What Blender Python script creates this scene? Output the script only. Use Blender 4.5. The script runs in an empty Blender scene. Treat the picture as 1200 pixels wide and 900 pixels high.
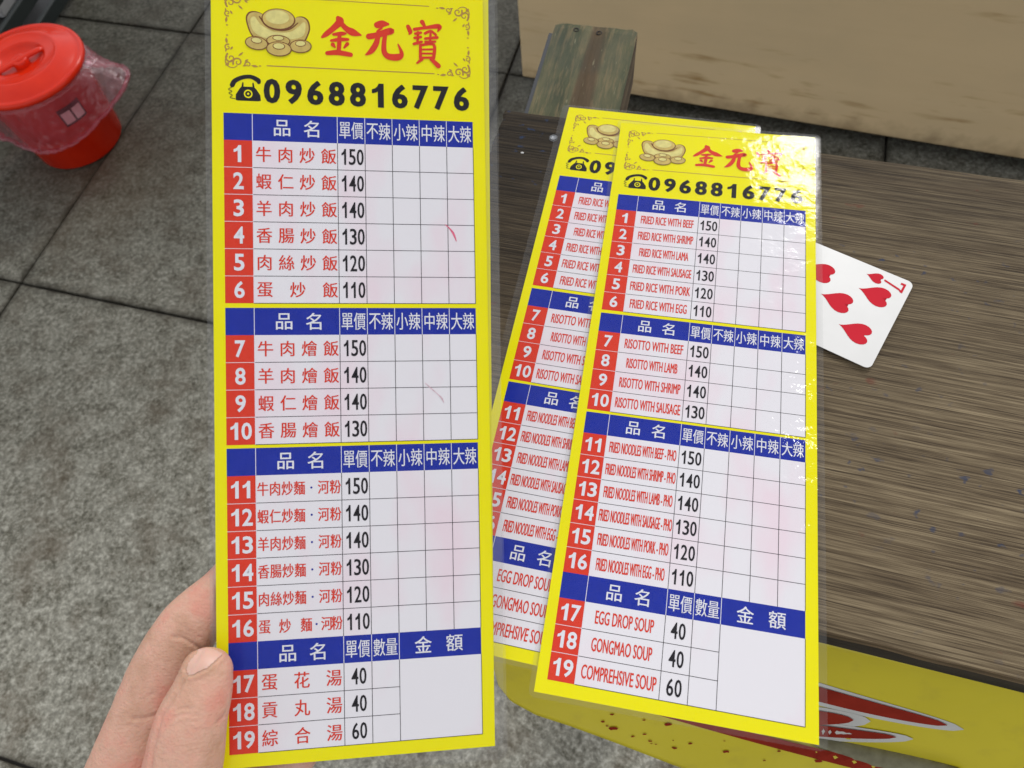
import bpy, bmesh, math, random
from mathutils import Vector, Matrix, noise
from mathutils.geometry import tessellate_polygon
random.seed(7)
R = math.radians
sc = bpy.context.scene
col = sc.collection

# ------------------------------------------------------------------ camera
TOP = 0.593                      # height of the bench top
CAM = Vector((0, 0, 0.92))
FPX = 860.0
cd = bpy.data.cameras.new('camera')
cam = bpy.data.objects.new('camera', cd); col.objects.link(cam)
CM = Matrix.Rotation(R(27.5), 3, 'X') @ Matrix.Rotation(R(-8.5), 3, 'Z')
cam.matrix_world = Matrix.Translation(CAM) @ CM.to_4x4()
cd.sensor_width = 36; cd.lens = 36 * FPX / 1200
cd.clip_start = 0.01; cd.clip_end = 200
cd.dof.use_dof = True; cd.dof.focus_distance = 0.345; cd.dof.aperture_fstop = 19
sc.camera = cam

# ------------------------------------------------------------------ light
SUN_EL, SUN_AZ = R(42.5), R(34.5)    # azimuth measured from +Y towards +X
w = bpy.data.worlds.new('World'); sc.world = w; w.use_nodes = True
nt = w.node_tree; bg = nt.nodes['Background']
sky = nt.nodes.new('ShaderNodeTexSky'); sky.sky_type = 'NISHITA'; sky.sun_disc = False
sky.sun_elevation = SUN_EL; sky.sun_rotation = SUN_AZ
sky.air_density = 1.0; sky.dust_density = 0.9; sky.ozone_density = 1.0
hs = nt.nodes.new('ShaderNodeHueSaturation'); hs.inputs['Saturation'].default_value = 0.3   # overcast: the blue is muted
nt.links.new(sky.outputs[0], hs.inputs['Color']); 
veil = nt.nodes.new('ShaderNodeMix'); veil.data_type = 'RGBA'; veil.inputs[0].default_value = 0.8   # even cloud cover over most of the sky
nt.links.new(hs.outputs[0], veil.inputs[6]); veil.inputs[7].default_value = (2.45, 2.44, 2.5, 1)
nt.links.new(veil.outputs[2], bg.inputs['Color'])
bg.inputs['Strength'].default_value = 0.15
sd = bpy.data.lights.new('sun', 'SUN'); sd.energy = 0.5; sd.angle = R(10); sd.color = (1, .975, .94)
so = bpy.data.objects.new('sun', sd); col.objects.link(so)
sdir = Vector((math.sin(SUN_AZ) * math.cos(SUN_EL), math.cos(SUN_AZ) * math.cos(SUN_EL), math.sin(SUN_EL)))
so.rotation_euler = sdir.to_track_quat('Z', 'Y').to_euler(); so.location = sdir * 5
vs = sc.view_settings
vs.view_transform = 'Standard'; vs.look = 'None'; vs.gamma = 1; vs.use_curve_mapping = False
vs.exposure = 1.15
sc.render.engine = 'CYCLES'
sc.cycles.max_bounces = 8; sc.cycles.transparent_max_bounces = 16

# ------------------------------------------------------------------ helpers
def ray(px, py):
    return CM @ Vector(((px - 600) / FPX, -(py - 450) / FPX, -1))
def at(px, py, z):               # point on the horizontal plane z seen at a photo pixel
    d = ray(px, py); return CAM + d * ((z - CAM.z) / d.z)

def lin(*c):
    return tuple(((x / 255 + .055) / 1.055) ** 2.4 if x > 10 else x / 255 / 12.92 for x in c) + (1,)

class NB:                        # small node builder
    def __init__(s, name):
        s.m = bpy.data.materials.new(name); s.m.use_nodes = True
        s.t = s.m.node_tree; s.n = s.t.nodes; s.l = s.t.links
        s.p = s.n['Principled BSDF']; s.out = s.n['Material Output']
    def node(s, k, **kw):
        x = s.n.new(k)
        for a, v in kw.items():
            if a in x.inputs.keys(): s.set(x.inputs[a], v)
            else: setattr(x, a, v)
        return x
    def set(s, i, v):
        if isinstance(v, bpy.types.NodeSocket): s.l.new(v, i)
        else: i.default_value = v
    def P(s, **kw):
        for k, v in kw.items(): s.set(s.p.inputs[k.replace('_', ' ')], v)
    def co(s, scale=(1, 1, 1), rot=(0, 0, 0), loc=(0, 0, 0), src='Object'):
        tc = s.n.new('ShaderNodeTexCoord'); mp = s.n.new('ShaderNodeMapping')
        mp.inputs['Scale'].default_value = scale; mp.inputs['Rotation'].default_value = rot; mp.inputs['Location'].default_value = loc
        if src == 'World':
            g = s.n.new('ShaderNodeNewGeometry'); s.l.new(g.outputs['Position'], mp.inputs['Vector'])
        else: s.l.new(tc.outputs[src], mp.inputs['Vector'])
        return mp.outputs[0]
    def noise(s, vec, scale, detail=4, rough=.55, dist=0):
        x = s.n.new('ShaderNodeTexNoise'); s.l.new(vec, x.inputs['Vector'])
        x.inputs['Scale'].default_value = scale; x.inputs['Detail'].default_value = detail
        x.inputs['Roughness'].default_value = rough; x.inputs['Distortion'].default_value = dist
        return x.outputs['Fac']
    def ramp(s, fac, stops, interp='LINEAR'):
        x = s.n.new('ShaderNodeValToRGB'); s.l.new(fac, x.inputs[0]); cr = x.color_ramp; cr.interpolation = interp
        while len(cr.elements) < len(stops): cr.elements.new(.5)
        for e, (p, c) in zip(cr.elements, stops):
            e.position = p; e.color = c if len(c) == 4 else tuple(c) + (1,)
        return x.outputs[0]
    def mix(s, f, a, b, mode='MIX'):
        x = s.n.new('ShaderNodeMix'); x.data_type = 'RGBA'; x.blend_type = mode
        s.set(x.inputs[0], f); s.set(x.inputs[6], a); s.set(x.inputs[7], b); return x.outputs[2]
    def thin(s, fr):
        gm_ = s.n.new('ShaderNodeNewGeometry')
        return s.math('MULTIPLY', fr, s.math('SUBTRACT', 1.0, gm_.outputs['Backfacing']))
    def math(s, op, a, b=0.0):
        x = s.n.new('ShaderNodeMath'); x.operation = op; s.set(x.inputs[0], a); s.set(x.inputs[1], b); return x.outputs[0]
    def bump(s, h, strength=.3, dist=.001, normal=None):
        x = s.n.new('ShaderNodeBump'); s.l.new(h, x.inputs['Height'])
        x.inputs['Strength'].default_value = strength; x.inputs['Distance'].default_value = dist
        if normal is not None: s.l.new(normal, x.inputs['Normal'])
        return x.outputs[0]
def g(v): return (v, v, v, 1)

def flat(name, c, rough=.55, mottled=.06, scale=60):
    b = NB(name); v = b.noise(b.co(), scale, 3)
    d = tuple(x * (1 - mottled) for x in c[:3]) + (1,)
    b.P(Base_Color=b.ramp(v, [(.3, d), (.7, c)]), Roughness=rough, Specular_IOR_Level=.0 if name.endswith(('print', 'ink')) else .5); return b.m

def link(name, me, mats=(), parent=None, **props):
    o = bpy.data.objects.new(name, me); col.objects.link(o)
    if me is not None:
        for m in mats:
            me.materials.append(m)
    if parent is not None: o.parent = parent
    for k, v in props.items(): o[k] = v
    return o
def empty(name, M, label, cat, group=None):
    o = bpy.data.objects.new(name, None); col.objects.link(o); o.empty_display_size = .02
    o.matrix_world = M; o['label'] = label; o['category'] = cat
    if group: o['group'] = group
    return o
def bm_mesh(bm, name, smooth=False):
    me = bpy.data.meshes.new(name); bm.to_mesh(me); bm.free()
    if smooth:
        for p in me.polygons: p.use_smooth = True
    return me
def box(bm, x0, x1, y0, y1, z0, z1, bev=0, seg=2):
    r = bmesh.ops.create_cube(bm, size=1, matrix=Matrix.Translation(((x0 + x1) / 2, (y0 + y1) / 2, (z0 + z1) / 2)) @ Matrix.Diagonal((x1 - x0, y1 - y0, z1 - z0, 1)))
    if bev:
        es = {e for v in r['verts'] for e in v.link_edges}
        bmesh.ops.bevel(bm, geom=list(es), offset=bev, segments=seg, affect='EDGES', profile=.5)
def boxme(name, *a, bev=0, seg=2):
    bm = bmesh.new(); box(bm, *a, bev=bev, seg=seg); return bm_mesh(bm, name)
def tube(bm, pts, rads, n=16, flat_=None, cap=True):
    """loft of circles (or ellipses) along points"""
    pts = [Vector(p) for p in pts]; rings = []
    prev = None
    for i, p in enumerate(pts):
        t = (pts[min(i + 1, len(pts) - 1)] - pts[max(i - 1, 0)]).normalized()
        a = prev if prev is not None else (Vector((0, 0, 1)) if abs(t.z) < .9 else Vector((1, 0, 0)))
        a = (a - t * a.dot(t)).normalized(); prev = a; b = t.cross(a)
        ra, rb = rads[i] if isinstance(rads[i], tuple) else (rads[i], rads[i])
        rings.append([bm.verts.new(p + a * (math.cos(k * 2 * math.pi / n) * ra) + b * (math.sin(k * 2 * math.pi / n) * rb)) for k in range(n)])
    for r0, r1 in zip(rings, rings[1:]):
        for k in range(n): bm.faces.new((r0[k], r0[(k + 1) % n], r1[(k + 1) % n], r1[k]))
    if cap:
        bm.faces.new(rings[0][::-1]); bm.faces.new(rings[-1])
def lathe(bm, prof, n=64, radf=None):
    rings = []
    for i, (r, z) in enumerate(prof):
        if r < 1e-6: rings.append([bm.verts.new((0, 0, z))]); continue
        rings.append([bm.verts.new((r * math.cos(k * 2 * math.pi / n), r * math.sin(k * 2 * math.pi / n), z)) for k in range(n)])
    for r0, r1 in zip(rings, rings[1:]):
        for k in range(n):
            k2 = (k + 1) % n
            if len(r0) == 1: bm.faces.new((r0[0], r1[k], r1[k2]))
            elif len(r1) == 1: bm.faces.new((r0[k], r0[k2], r1[0]))
            else: bm.faces.new((r0[k], r0[k2], r1[k2], r1[k]))

# ------------------------------------------------------------------ directions shared by the place
TA = R(-22.6)                                    # paving rows
e1 = Vector((math.cos(TA), math.sin(TA), 0)); e2 = Vector((-math.sin(TA), math.cos(TA), 0))
BA = R(-22.3)                                    # bench length
b1 = Vector((math.cos(BA), math.sin(BA), 0)); b2 = Vector((-math.sin(BA), math.cos(BA), 0))
def frame(org, ang): return Matrix.Translation(org) @ Matrix.Rotation(ang, 4, 'Z')

# ------------------------------------------------------------------ ground
def granite(name, seed):
    b = NB(name); v = b.co(src='World', loc=(seed * 3.1, seed * 1.7, 0)); w0 = b.co(src='World')
    grain = b.noise(v, 150, 5, .8); grain2 = b.noise(v, 34, 5, .7)
    big = b.noise(w0, 3.1, 5, .6, .4); mid = b.noise(w0, 13, 5, .65)
    c = b.ramp(grain, [(.37, (.025, .024, .018)), (.45, (.14, .136, .108)), (.53, (.29, .282, .232)), (.63, (.60, .59, .51))])
    c = b.mix(.45, c, b.ramp(grain2, [(.37, (.13, .12, .088)), (.60, (.41, .40, .335))]))
    brown = b.ramp(mid, [(.50, g(0)), (.68, g(.5))])
    c = b.mix(brown, c, (.115, .085, .055, 1))
    # dirt gathered along the edges of each slab
    so_ = b.n.new('ShaderNodeSeparateXYZ'); b.l.new(b.co(), so_.inputs[0])
    ex = b.math('MINIMUM', so_.outputs['X'], b.math('SUBTRACT', .650, so_.outputs['X'])); ey = b.math('MINIMUM', so_.outputs['Y'], b.math('SUBTRACT', .609, so_.outputs['Y']))
    ed = b.math('ADD', b.math('MULTIPLY', b.math('MINIMUM', ex, ey), 22), b.math('MULTIPLY', b.noise(w0, 26, 5, .7), .9))
    c = b.mix(b.ramp(ed, [(.38, g(.85)), (.75, g(0))]), c, (.045, .037, .024, 1))
    # rusty brown stain round the bucket's foot
    dv = b.n.new('ShaderNodeVectorMath'); dv.operation = 'DISTANCE'; b.l.new(w0, dv.inputs[0]); dv.inputs[1].default_value = (-.64, 1.02, 0)
    stn = b.math('ADD', b.math('MULTIPLY', dv.outputs['Value'], 3.4), b.math('MULTIPLY', b.noise(w0, 11, 6, .7), 1.1))
    c = b.mix(b.ramp(b.math('MULTIPLY', stn, .5), [(.34, g(.5)), (.66, g(0))]), c, (.13, .085, .045, 1))
    # damp patches, darker and glossier
    damp = b.ramp(big, [(.44, g(0)), (.6, g(1))])
    wet = b.math('MULTIPLY', damp, .2)
    # paving darkens with distance: partly wet, partly shade painted into the colour
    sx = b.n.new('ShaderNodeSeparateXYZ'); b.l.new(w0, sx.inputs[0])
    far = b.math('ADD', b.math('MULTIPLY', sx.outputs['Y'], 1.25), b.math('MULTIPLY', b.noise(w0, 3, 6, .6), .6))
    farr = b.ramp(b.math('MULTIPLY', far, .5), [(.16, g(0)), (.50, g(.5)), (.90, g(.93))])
    wet_shade = b.math('MAXIMUM', wet, farr)
    c = b.mix(wet_shade, c, b.mix(1, c, (.20, .20, .185, 1), 'MULTIPLY'))
    b.P(Base_Color=c, Roughness=b.ramp(wet_shade, [(0, g(.8)), (1, g(.5))]), Specular_IOR_Level=.12)
    b.p.inputs['Normal'].default_value = (0, 0, 0)
    b.l.new(b.bump(grain, .7, .0012), b.p.inputs['Normal'])
    return b.m
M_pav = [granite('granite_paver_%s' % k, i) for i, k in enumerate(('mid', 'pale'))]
M_joint = flat('damp_joint_mortar', (.035, .030, .022, 1), .8, .4, 90)
b = NB('ground_concrete'); b.P(Base_Color=b.ramp(b.noise(b.co(), 9), [(.3, (.07, .07, .065)), (.7, (.14, .14, .13))]), Roughness=.8); M_far = b.m
pav = link('pavement', boxme('pavement', -5.2, 5.2, -5.0, 5.0, -.1, -.007), [M_joint], kind='structure')
pav.matrix_world = frame(at(222, 38, 0), TA)
gm = bpy.data.meshes.new('ground'); s = 60
gm.from_pydata([(-s, -s, -.025), (s, -s, -.025), (s, s, -.025), (-s, s, -.025)], [], [(0, 1, 2, 3)])
link('ground', gm, [M_far], kind='structure')
TW, TD, J = .650, .609, .0036
pm = []
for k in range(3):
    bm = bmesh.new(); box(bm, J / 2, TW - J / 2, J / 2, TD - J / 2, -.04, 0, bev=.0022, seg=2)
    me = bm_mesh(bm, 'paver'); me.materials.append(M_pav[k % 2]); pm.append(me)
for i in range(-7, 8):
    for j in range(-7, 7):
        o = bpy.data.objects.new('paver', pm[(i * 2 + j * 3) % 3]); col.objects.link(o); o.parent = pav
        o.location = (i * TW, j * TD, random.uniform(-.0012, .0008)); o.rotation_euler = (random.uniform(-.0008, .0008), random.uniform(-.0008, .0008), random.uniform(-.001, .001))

# ------------------------------------------------------------------ bench
def wood_top():
    b = NB('dark_wood_grain_board')
    # fine lines along the board (local x)
    fine = b.noise(b.co((16, 1350, 60)), 1, 4, .62); fine2 = b.noise(b.co((45, 1900, 90), loc=(.3, .2, 0)), 1, 2, .6)
    band = b.noise(b.co((3, 42, 10), loc=(.1, 0, 0)), 1, 5, .6); wear = b.noise(b.co((5, 9, 5), loc=(1.7, .4, 0)), 1, 4, .6)
    warp = b.noise(b.co((40, 260, 30)), 1, 3, .6)
    k = b.math('ADD', b.math('MULTIPLY', fine, .75), b.math('MULTIPLY', fine2, .35))
    k = b.math('ADD', k, b.math('MULTIPLY', b.math('SUBTRACT', warp, .5), .16))
    c = b.ramp(k, [(.40, (.048, .034, .020)), (.51, (.112, .082, .048)), (.60, (.175, .134, .080)), (.74, (.28, .22, .133))])
    dk = b.ramp(k, [(.42, (.011, .0085, .0058)), (.55, (.028, .0215, .0145)), (.66, (.048, .037, .024)), (.78, (.09, .069, .043))])
    # the near right part is rubbed paler by elbows and plates
    sx = b.n.new('ShaderNodeSeparateXYZ'); b.l.new(b.co(), sx.inputs[0])
    rub = b.math('ADD', b.math('SUBTRACT', b.math('MULTIPLY', sx.outputs['X'], 1.5), b.math('MULTIPLY', sx.outputs['Y'], 2.2)), b.math('MULTIPLY', wear, .9))
    c = b.mix(b.ramp(b.math('MULTIPLY', rub, .5), [(.25, g(0)), (.6, g(1))]), dk, c)
    c = b.mix(b.ramp(band, [(.5, g(0)), (.78, g(.3))]), c, (.08, .054, .031, 1))
    # blue and red specks of paint
    sp = b.noise(b.co((150, 190, 50), loc=(4, 2, 0)), 1, 2, .5); spz = b.noise(b.co((9, 11, 9), loc=(2, 9, 0)), 1, 2, .5)
    m1 = b.math('MULTIPLY', b.ramp(sp, [(.66, g(0)), (.73, g(1))]), b.ramp(spz, [(.47, g(0)), (.6, g(.8))]))
    c = b.mix(m1, c, (.022, .04, .085, 1))
    sr = b.noise(b.co((80, 120, 50), loc=(14, 7, 0)), 1, 3, .5)
    c = b.mix(b.ramp(sr, [(.70, g(0)), (.8, g(.6))]), c, (.13, .03, .02, 1))
    b.P(Base_Color=c, Roughness=b.ramp(fine, [(.3, g(.52)), (.7, g(.7))]), Specular_IOR_Level=.10)
    b.l.new(b.bump(k, .55, .0009), b.p.inputs['Normal']); return b.m
M_top = wood_top()
def timber(name, c0, c1, c2, sx=6, sy=170, rough=.75, bump=.5):
    b = NB(name); k = b.noise(b.co((sx, sy, sy)), 1, 5, .65, .3); q = b.noise(b.co((18, 30, 30)), 1, 4)
    c = b.ramp(k, [(.34, c0), (.52, c1), (.68, c2)]); c = b.mix(b.ramp(q, [(.45, g(0)), (.65, g(.45))]), c, tuple(x * .55 for x in c0[:3]) + (1,))
    b.P(Base_Color=c, Roughness=rough, Specular_IOR_Level=.25); b.l.new(b.bump(k, bump, .001), b.p.inputs['Normal']); return b.m
M_edge = timber('worn_board_edge', (.05, .032, .018), (.13, .088, .05), (.27, .19, .11), 6, 420)
M_leg = timber('dark_leg_timber', (.015, .012, .01), (.035, .028, .022), (.07, .055, .04))
LB, DB = 1.25, .268
bench_o = at(592, 128, TOP)
Mb = frame(Vector((bench_o.x, bench_o.y, 0)), BA)
bench = empty('wooden_bench', Mb, 'low wooden table with a dark wood-grain board top under the spread menus', 'table')
TH = .010
# top board: local x along, y from -DB (front) to 0 (far); left end slightly ragged
bm = bmesh.new(); NXb, NYb = 60, 60
nx, ny = 4, 90
def ragged(y): return .0022 * noise.noise(Vector((0, y * 160, 3))) + .0012 * noise.noise(Vector((4, y * 700, 3)))
def rag2(x, s_): return .0004 * noise.noise(Vector((x * 45, 9 + s_, 0))) + .0004 * noise.noise(Vector((x * 260, s_, 0)))
xs = [0, .002, .006, .02] + [.02 + k * (LB - .02) / 160 for k in range(1, 161)]
ys = [-DB + DB * k / 70 for k in range(71)]
grid = []
for i, x in enumerate(xs):
    rowv = []
    for j, y in enumerate(ys):
        xx = x + (ragged(y) if i == 0 else ragged(y) * .4 if i == 1 else 0)
        yy = y + (rag2(x, 0) if j in (0,) else rag2(x, 5) if j == 70 else 0)
        zz = TOP - (.0009 if (j in (0, 70) or i == 0) else 0)
        rowv.append(bm.verts.new((xx, yy, zz)))
    grid.append(rowv)
for i in range(len(xs) - 1):
    for j in range(70): bm.faces.new((grid[i][j], grid[i + 1][j], grid[i + 1][j + 1], grid[i][j + 1]))
ext = bmesh.ops.extrude_face_region(bm, geom=bm.faces[:])
for e in ext['geom']:
    if isinstance(e, bmesh.types.BMVert): e.co.z = TOP - TH
bmesh.ops.recalc_face_normals(bm, faces=bm.faces[:])
me = bm_mesh(bm, 'tabletop')
for p in me.polygons:
    if abs(p.normal.z) < .5: p.material_index = 1
link('tabletop', me, [M_top, M_edge], bench)
# thin darker board glued under the top
link('under_board', boxme('under_board', .006, LB - .006, -DB + .0012, -.006, TOP - TH - .022, TOP - TH - .0003, bev=.001), [M_leg], bench)
UZ = TOP - TH - .0225
for x in (.16, LB - .16):
    for y in (-.045, -DB + .045):
        link('leg', boxme('leg', x - .02, x + .02, y - .018, y + .018, 0, UZ - .0545, bev=.003), [M_leg], bench)
link('apron', boxme('apron', .10, LB - .10, -.06, -.04, UZ - .054, UZ - .001, bev=.002), [M_leg], bench)
link('apron', boxme('apron', .10, LB - .10, -DB + .04, -DB + .06, UZ - .054, UZ - .001, bev=.002), [M_leg], bench)
# nail head
bm = bmesh.new(); lathe(bm, [(0, .0010), (.0020, .0009), (.0026, .0004), (.0027, -.002), (0, -.002)], 20)
b = NB('galvanised_nail'); b.P(Base_Color=(.32, .33, .34, 1), Metallic=.7, Roughness=b.ramp(b.noise(b.co(), 900), [(.3, g(.35)), (.7, g(.6))])); M_nail = b.m
nl = link('nail_head', bm_mesh(bm, 'nail_head', True), [M_nail], bench)
nl.location = Mb.inverted() @ at(648.5, 162, TOP)
for (px, py, r_) in ((612, 179, .0008),):
    bm = bmesh.new(); bmesh.ops.create_icosphere(bm, subdivisions=2, radius=r_, matrix=Matrix.Diagonal((1.3, .9, .5, 1)))
    ck = link('paint_speck', bm_mesh(bm, 'paint_speck', True), [flat('white_speck', (.6, .6, .58, 1))], bench); ck.location = Mb.inverted() @ at(px, py, TOP)

# green weathered beam that carries the board and sticks out behind it
def green_paint():
    b = NB('weathered_green_paint'); k = b.noise(b.co((60, 10, 60)), 1, 6, .7, .6); q = b.noise(b.co((260, 26, 200)), 1, 5, .7)
    c = b.ramp(k, [(.3, (.035, .042, .022)), (.5, (.075, .080, .042)), (.68, (.135, .122, .064))])
    c = b.mix(b.ramp(q, [(.5, g(0)), (.62, g(.7))]), c, (.19, .145, .075, 1))
    st = b.noise(b.co((34, 1.6, 20), loc=(.42, 0, 0)), 1, 3, .5, .2); c = b.mix(b.ramp(st, [(.56, g(0)), (.66, g(.75))]), c, (.085, .048, .025, 1))
    sc_ = b.noise(b.co((500, 60, 200), rot=(0, 0, .5)), 1, 2); c = b.mix(b.ramp(sc_, [(.68, g(0)), (.74, g(.7))]), c, (.27, .24, .14, 1))
    c = b.mix(b.ramp(b.noise(b.co(), 14, 3), [(.5, g(0)), (.7, g(.5))]), c, (.035, .05, .042, 1))
    b.P(Base_Color=c, Roughness=.7, Specular_IOR_Level=.2); b.l.new(b.bump(q, .6, .0012), b.p.inputs['Normal']); return b.m
M_green = green_paint()
BZ = TOP - TH - .0225
BTOP = TOP - TH - .0225
pa, pb_, pc, pd = at(652, 24, BTOP), at(748, 35, BTOP), at(728, 128, BTOP), at(618, 130, BTOP)
beam_dir = ((pa - pd).normalized() + (pb_ - pc).normalized()).normalized()
bx = Vector((beam_dir.y, -beam_dir.x, 0))
wid = (pb_ - pa).dot(bx)
beam = link('support_beam', None, (), bench) if False else None
bm = bmesh.new()
L = .31; thk = .045
# local: x across 0..wid, y along from -L (under the board) to 0 (free end), z 0 down to -thk
ny_ = 40; nx_ = 14
vt = {}
def beam_h(x, y):
    e = 0
    if y > -.004: e -= .0012 * (1 + (y + .004) / .004 * .5)
    groove = -.0016 * math.exp(-((x - wid * .47 + .03 * wid * math.sin(y * 30)) / .0016) ** 2)
    return e + groove + .0006 * noise.noise(Vector((x * 200, y * 30, 1)))
def end_y(x):
    u = x / wid; c = 0
    if u < .05: c -= (.05 - u) / .05 * .003
    if u > .94: c -= (u - .94) / .06 * .005
    return c + .0012 * noise.noise(Vector((x * 300, 0, 7)))
for i in range(nx_ + 1):
    for j in range(ny_ + 1):
        x = wid * i / nx_; y = -L + (L + end_y(x)) * j / ny_ if j > 0 else -L
        vt[i, j] = bm.verts.new((x, y, min(0, beam_h(x, y)) if y > -.10 else -.0006))
for i in range(nx_):
    for j in range(ny_): bm.faces.new((vt[i, j], vt[i + 1, j], vt[i + 1, j + 1], vt[i, j + 1]))
ext = bmesh.ops.extrude_face_region(bm, geom=bm.faces[:])
for e in ext['geom']:
    if isinstance(e, bmesh.types.BMVert): e.co.z = -thk
bmesh.ops.recalc_face_normals(bm, faces=bm.faces[:])
me = bm_mesh(bm, 'support_beam')
for p in me.polygons:
    if p.normal.z < .5: p.material_index = 1
M_ply = NB('layered_beam_side'); bb = M_ply
kk = bb.noise(bb.co((8, 14, 330)), 1, 4, .6, .2)
bb.P(Base_Color=bb.ramp(kk, [(.36, (.03, .02, .012)), (.5, (.10, .07, .04)), (.66, (.21, .16, .095))]), Roughness=.8); bb.l.new(bb.bump(kk, .6, .001), bb.p.inputs['Normal'])
M_ply = bb.m
beam = link('support_beam', me, [M_green, M_ply], bench)
Mbeam = Matrix.Translation(pa) @ Matrix(((bx.x, beam_dir.x, 0), (bx.y, beam_dir.y, 0), (0, 0, 1))).to_4x4()
beam.matrix_basis = Mb.inverted() @ Mbeam
for (u, v) in ((.27, -.008), (.55, -.009)):
    bm = bmesh.new(); lathe(bm, [(0, -.0006), (.0011, -.0005), (.0016, .0003), (.0021, .0002), (.0022, -.001)], 14)
    hole = link('nail', bm_mesh(bm, 'nail', True), [flat('rusted_nail', (.02, .015, .012, 1), .8)], beam); hole.location = (wid * u, v, 0)
# dark metal strip along the beam's left side
st = link('metal_strip', boxme('metal_strip', -.0045, -.0006, -L, -.006, -thk + .004, -.006, bev=.0006), [flat('dark_metal', (.022, .026, .032, 1), .4)], beam)

# ------------------------------------------------------------------ beige plywood box behind
def plyface():
    b = NB('beige_plywood_face'); k = b.noise(b.co((2.2, 2, 34)), 1, 5, .6, .4); q = b.noise(b.co((4, 4, 7), loc=(3, 0, 0)), 1, 4)
    c = b.ramp(k, [(.1, (.57, .43, .245)), (.5, (.60, .455, .26)), (.9, (.62, .475, .275))])
    c = b.mix(b.ramp(q, [(.4, g(0)), (.7, g(.35))]), c, (.42, .345, .215, 1))
    s1 = b.noise(b.co((11, 5, 75), loc=(2.3, 0, 1.6)), 1, 3, .5); s2 = b.noise(b.co((3.2, 2, 6), loc=(.8, 0, .3)), 1, 2)
    m_ = b.math('MULTIPLY', b.ramp(s1, [(.56, g(0)), (.72, g(1))]), b.ramp(s2, [(.45, g(0)), (.6, g(.8))]))
    c = b.mix(m_, c, (.27, .155, .045, 1))
    # grime creeping up from the bottom edge
    sx = b.n.new('ShaderNodeSeparateXYZ'); b.l.new(b.co(), sx.inputs[0])
    gr = b.math('ADD', b.math('MULTIPLY', sx.outputs['Z'], -16), b.math('MULTIPLY', b.noise(b.co(), 34, 5), 1.2))
    c = b.mix(b.ramp(gr, [(.1, g(0)), (.7, g(.55))]), c, (.15, .095, .045, 1))
    b.P(Base_Color=c, Roughness=.6, Specular_IOR_Level=.2); b.l.new(b.bump(k, .05, .001), b.p.inputs['Normal']); return b.m
BXZ = .03
p0, p1 = at(612, 90, BXZ), at(1200, 187, BXZ)
ang = math.atan2(p1.y - p0.y, p1.x - p0.x)
bx_root = empty('plywood_box', Matrix.Translation((p0.x, p0.y, 0)) @ Matrix.Rotation(ang, 4, 'Z'), 'large beige plywood box with brown stains standing behind the low table', 'box')
M_pf = plyface()
W_, D_, H_ = 1.5, .5, .62
c_ = link('front_panel', boxme('front_panel', 0, W_, -.0, .015, 0, H_, bev=.003), [M_pf], bx_root); c_.location.z = BXZ
c_ = link('side_panel', boxme('side_panel', 0, .015, .0152, D_ - .0152, 0, H_, bev=.002), [M_pf], bx_root); c_.location.z = BXZ
c_ = link('side_panel', boxme('side_panel', W_ - .015, W_, .0152, D_ - .0152, 0, H_, bev=.002), [M_pf], bx_root); c_.location.z = BXZ
c_ = link('back_panel', boxme('back_panel', 0, W_, D_ - .015, D_, 0, H_, bev=.003), [M_pf], bx_root); c_.location.z = BXZ
c_ = link('lid_panel', boxme('lid_panel', -.01, W_ + .01, -.01, D_ + .01, H_ + .0003, H_ + .018, bev=.003), [M_pf], bx_root); c_.location.z = BXZ
M_dk = flat('black_runner', (.012, .011, .01, 1), .8)
for y in (.05, D_ - .09):
    link('runner', boxme('runner', .03, W_ - .03, y, y + .04, 0, BXZ + .0, bev=.002), [M_dk], bx_root)

# ------------------------------------------------------------------ red bucket
b = NB('red_plastic'); b.P(Base_Color=b.ramp(b.noise(b.co(), 30, 3), [(.3, (.58, .017, .003)), (.7, (.66, .024, .004))]), Roughness=.2, Specular_IOR_Level=.28, Coat_Weight=.0)
b.l.new(b.bump(b.noise(b.co(), 40, 2), .08, .002), b.p.inputs['Normal']); M_red = b.m
bo = at(95, 163, 0)
bucket = empty('red_bucket', frame((bo.x, bo.y, .0), 0), 'red plastic bucket with a round red lid on the wet pavement at upper left', 'bucket')
bm = bmesh.new()
lathe(bm, [(0, .004), (.065, .004), (.071, .001), (.075, .004), (.0885, .150), (.0925, .152), (.0925, .156), (.0895, .157), (.086, .150), (.072, .008), (0, .007)], 72)
link('body', bm_mesh(bm, 'body', True), [M_red], bucket)
bm = bmesh.new()
lathe(bm, [(.0945, .1530), (.0975, .1535), (.0985, .157), (.0975, .1615), (.0945, .1635), (.0915, .1622), (.0895, .1618), (.0870, .1640), (.0640, .1715), (.0615, .1725), (.0590, .1716), (.0560, .1700), (.0430, .1700), (.0415, .1695), (.0385, .1660), (.034, .162), (.020, .160), (.0, .160)], 96)
lid = link('lid', bm_mesh(bm, 'lid', True), [M_red], bucket)
bm = bmesh.new()          # grip that bridges the recess, with a round boss
tube(bm, [(-.041, 0, .1660), (-.034, 0, .1678), (-.02, 0, .1684), (0, 0, .1686), (.02, 0, .1684), (.034, 0, .1678), (.041, 0, .1660)], [(.0035, .0055)] * 7, 12)
link('handle', bm_mesh(bm, 'handle', True), [M_red], lid).rotation_euler.z = R(35)
bm = bmesh.new(); lathe(bm, [(.013, .160), (.013, .1695), (.0115, .1708), (.008, .1704), (.006, .1692), (.003, .1702), (0, .1704)], 32)
link('knob', bm_mesh(bm, 'knob', True), [M_red], lid)
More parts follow.
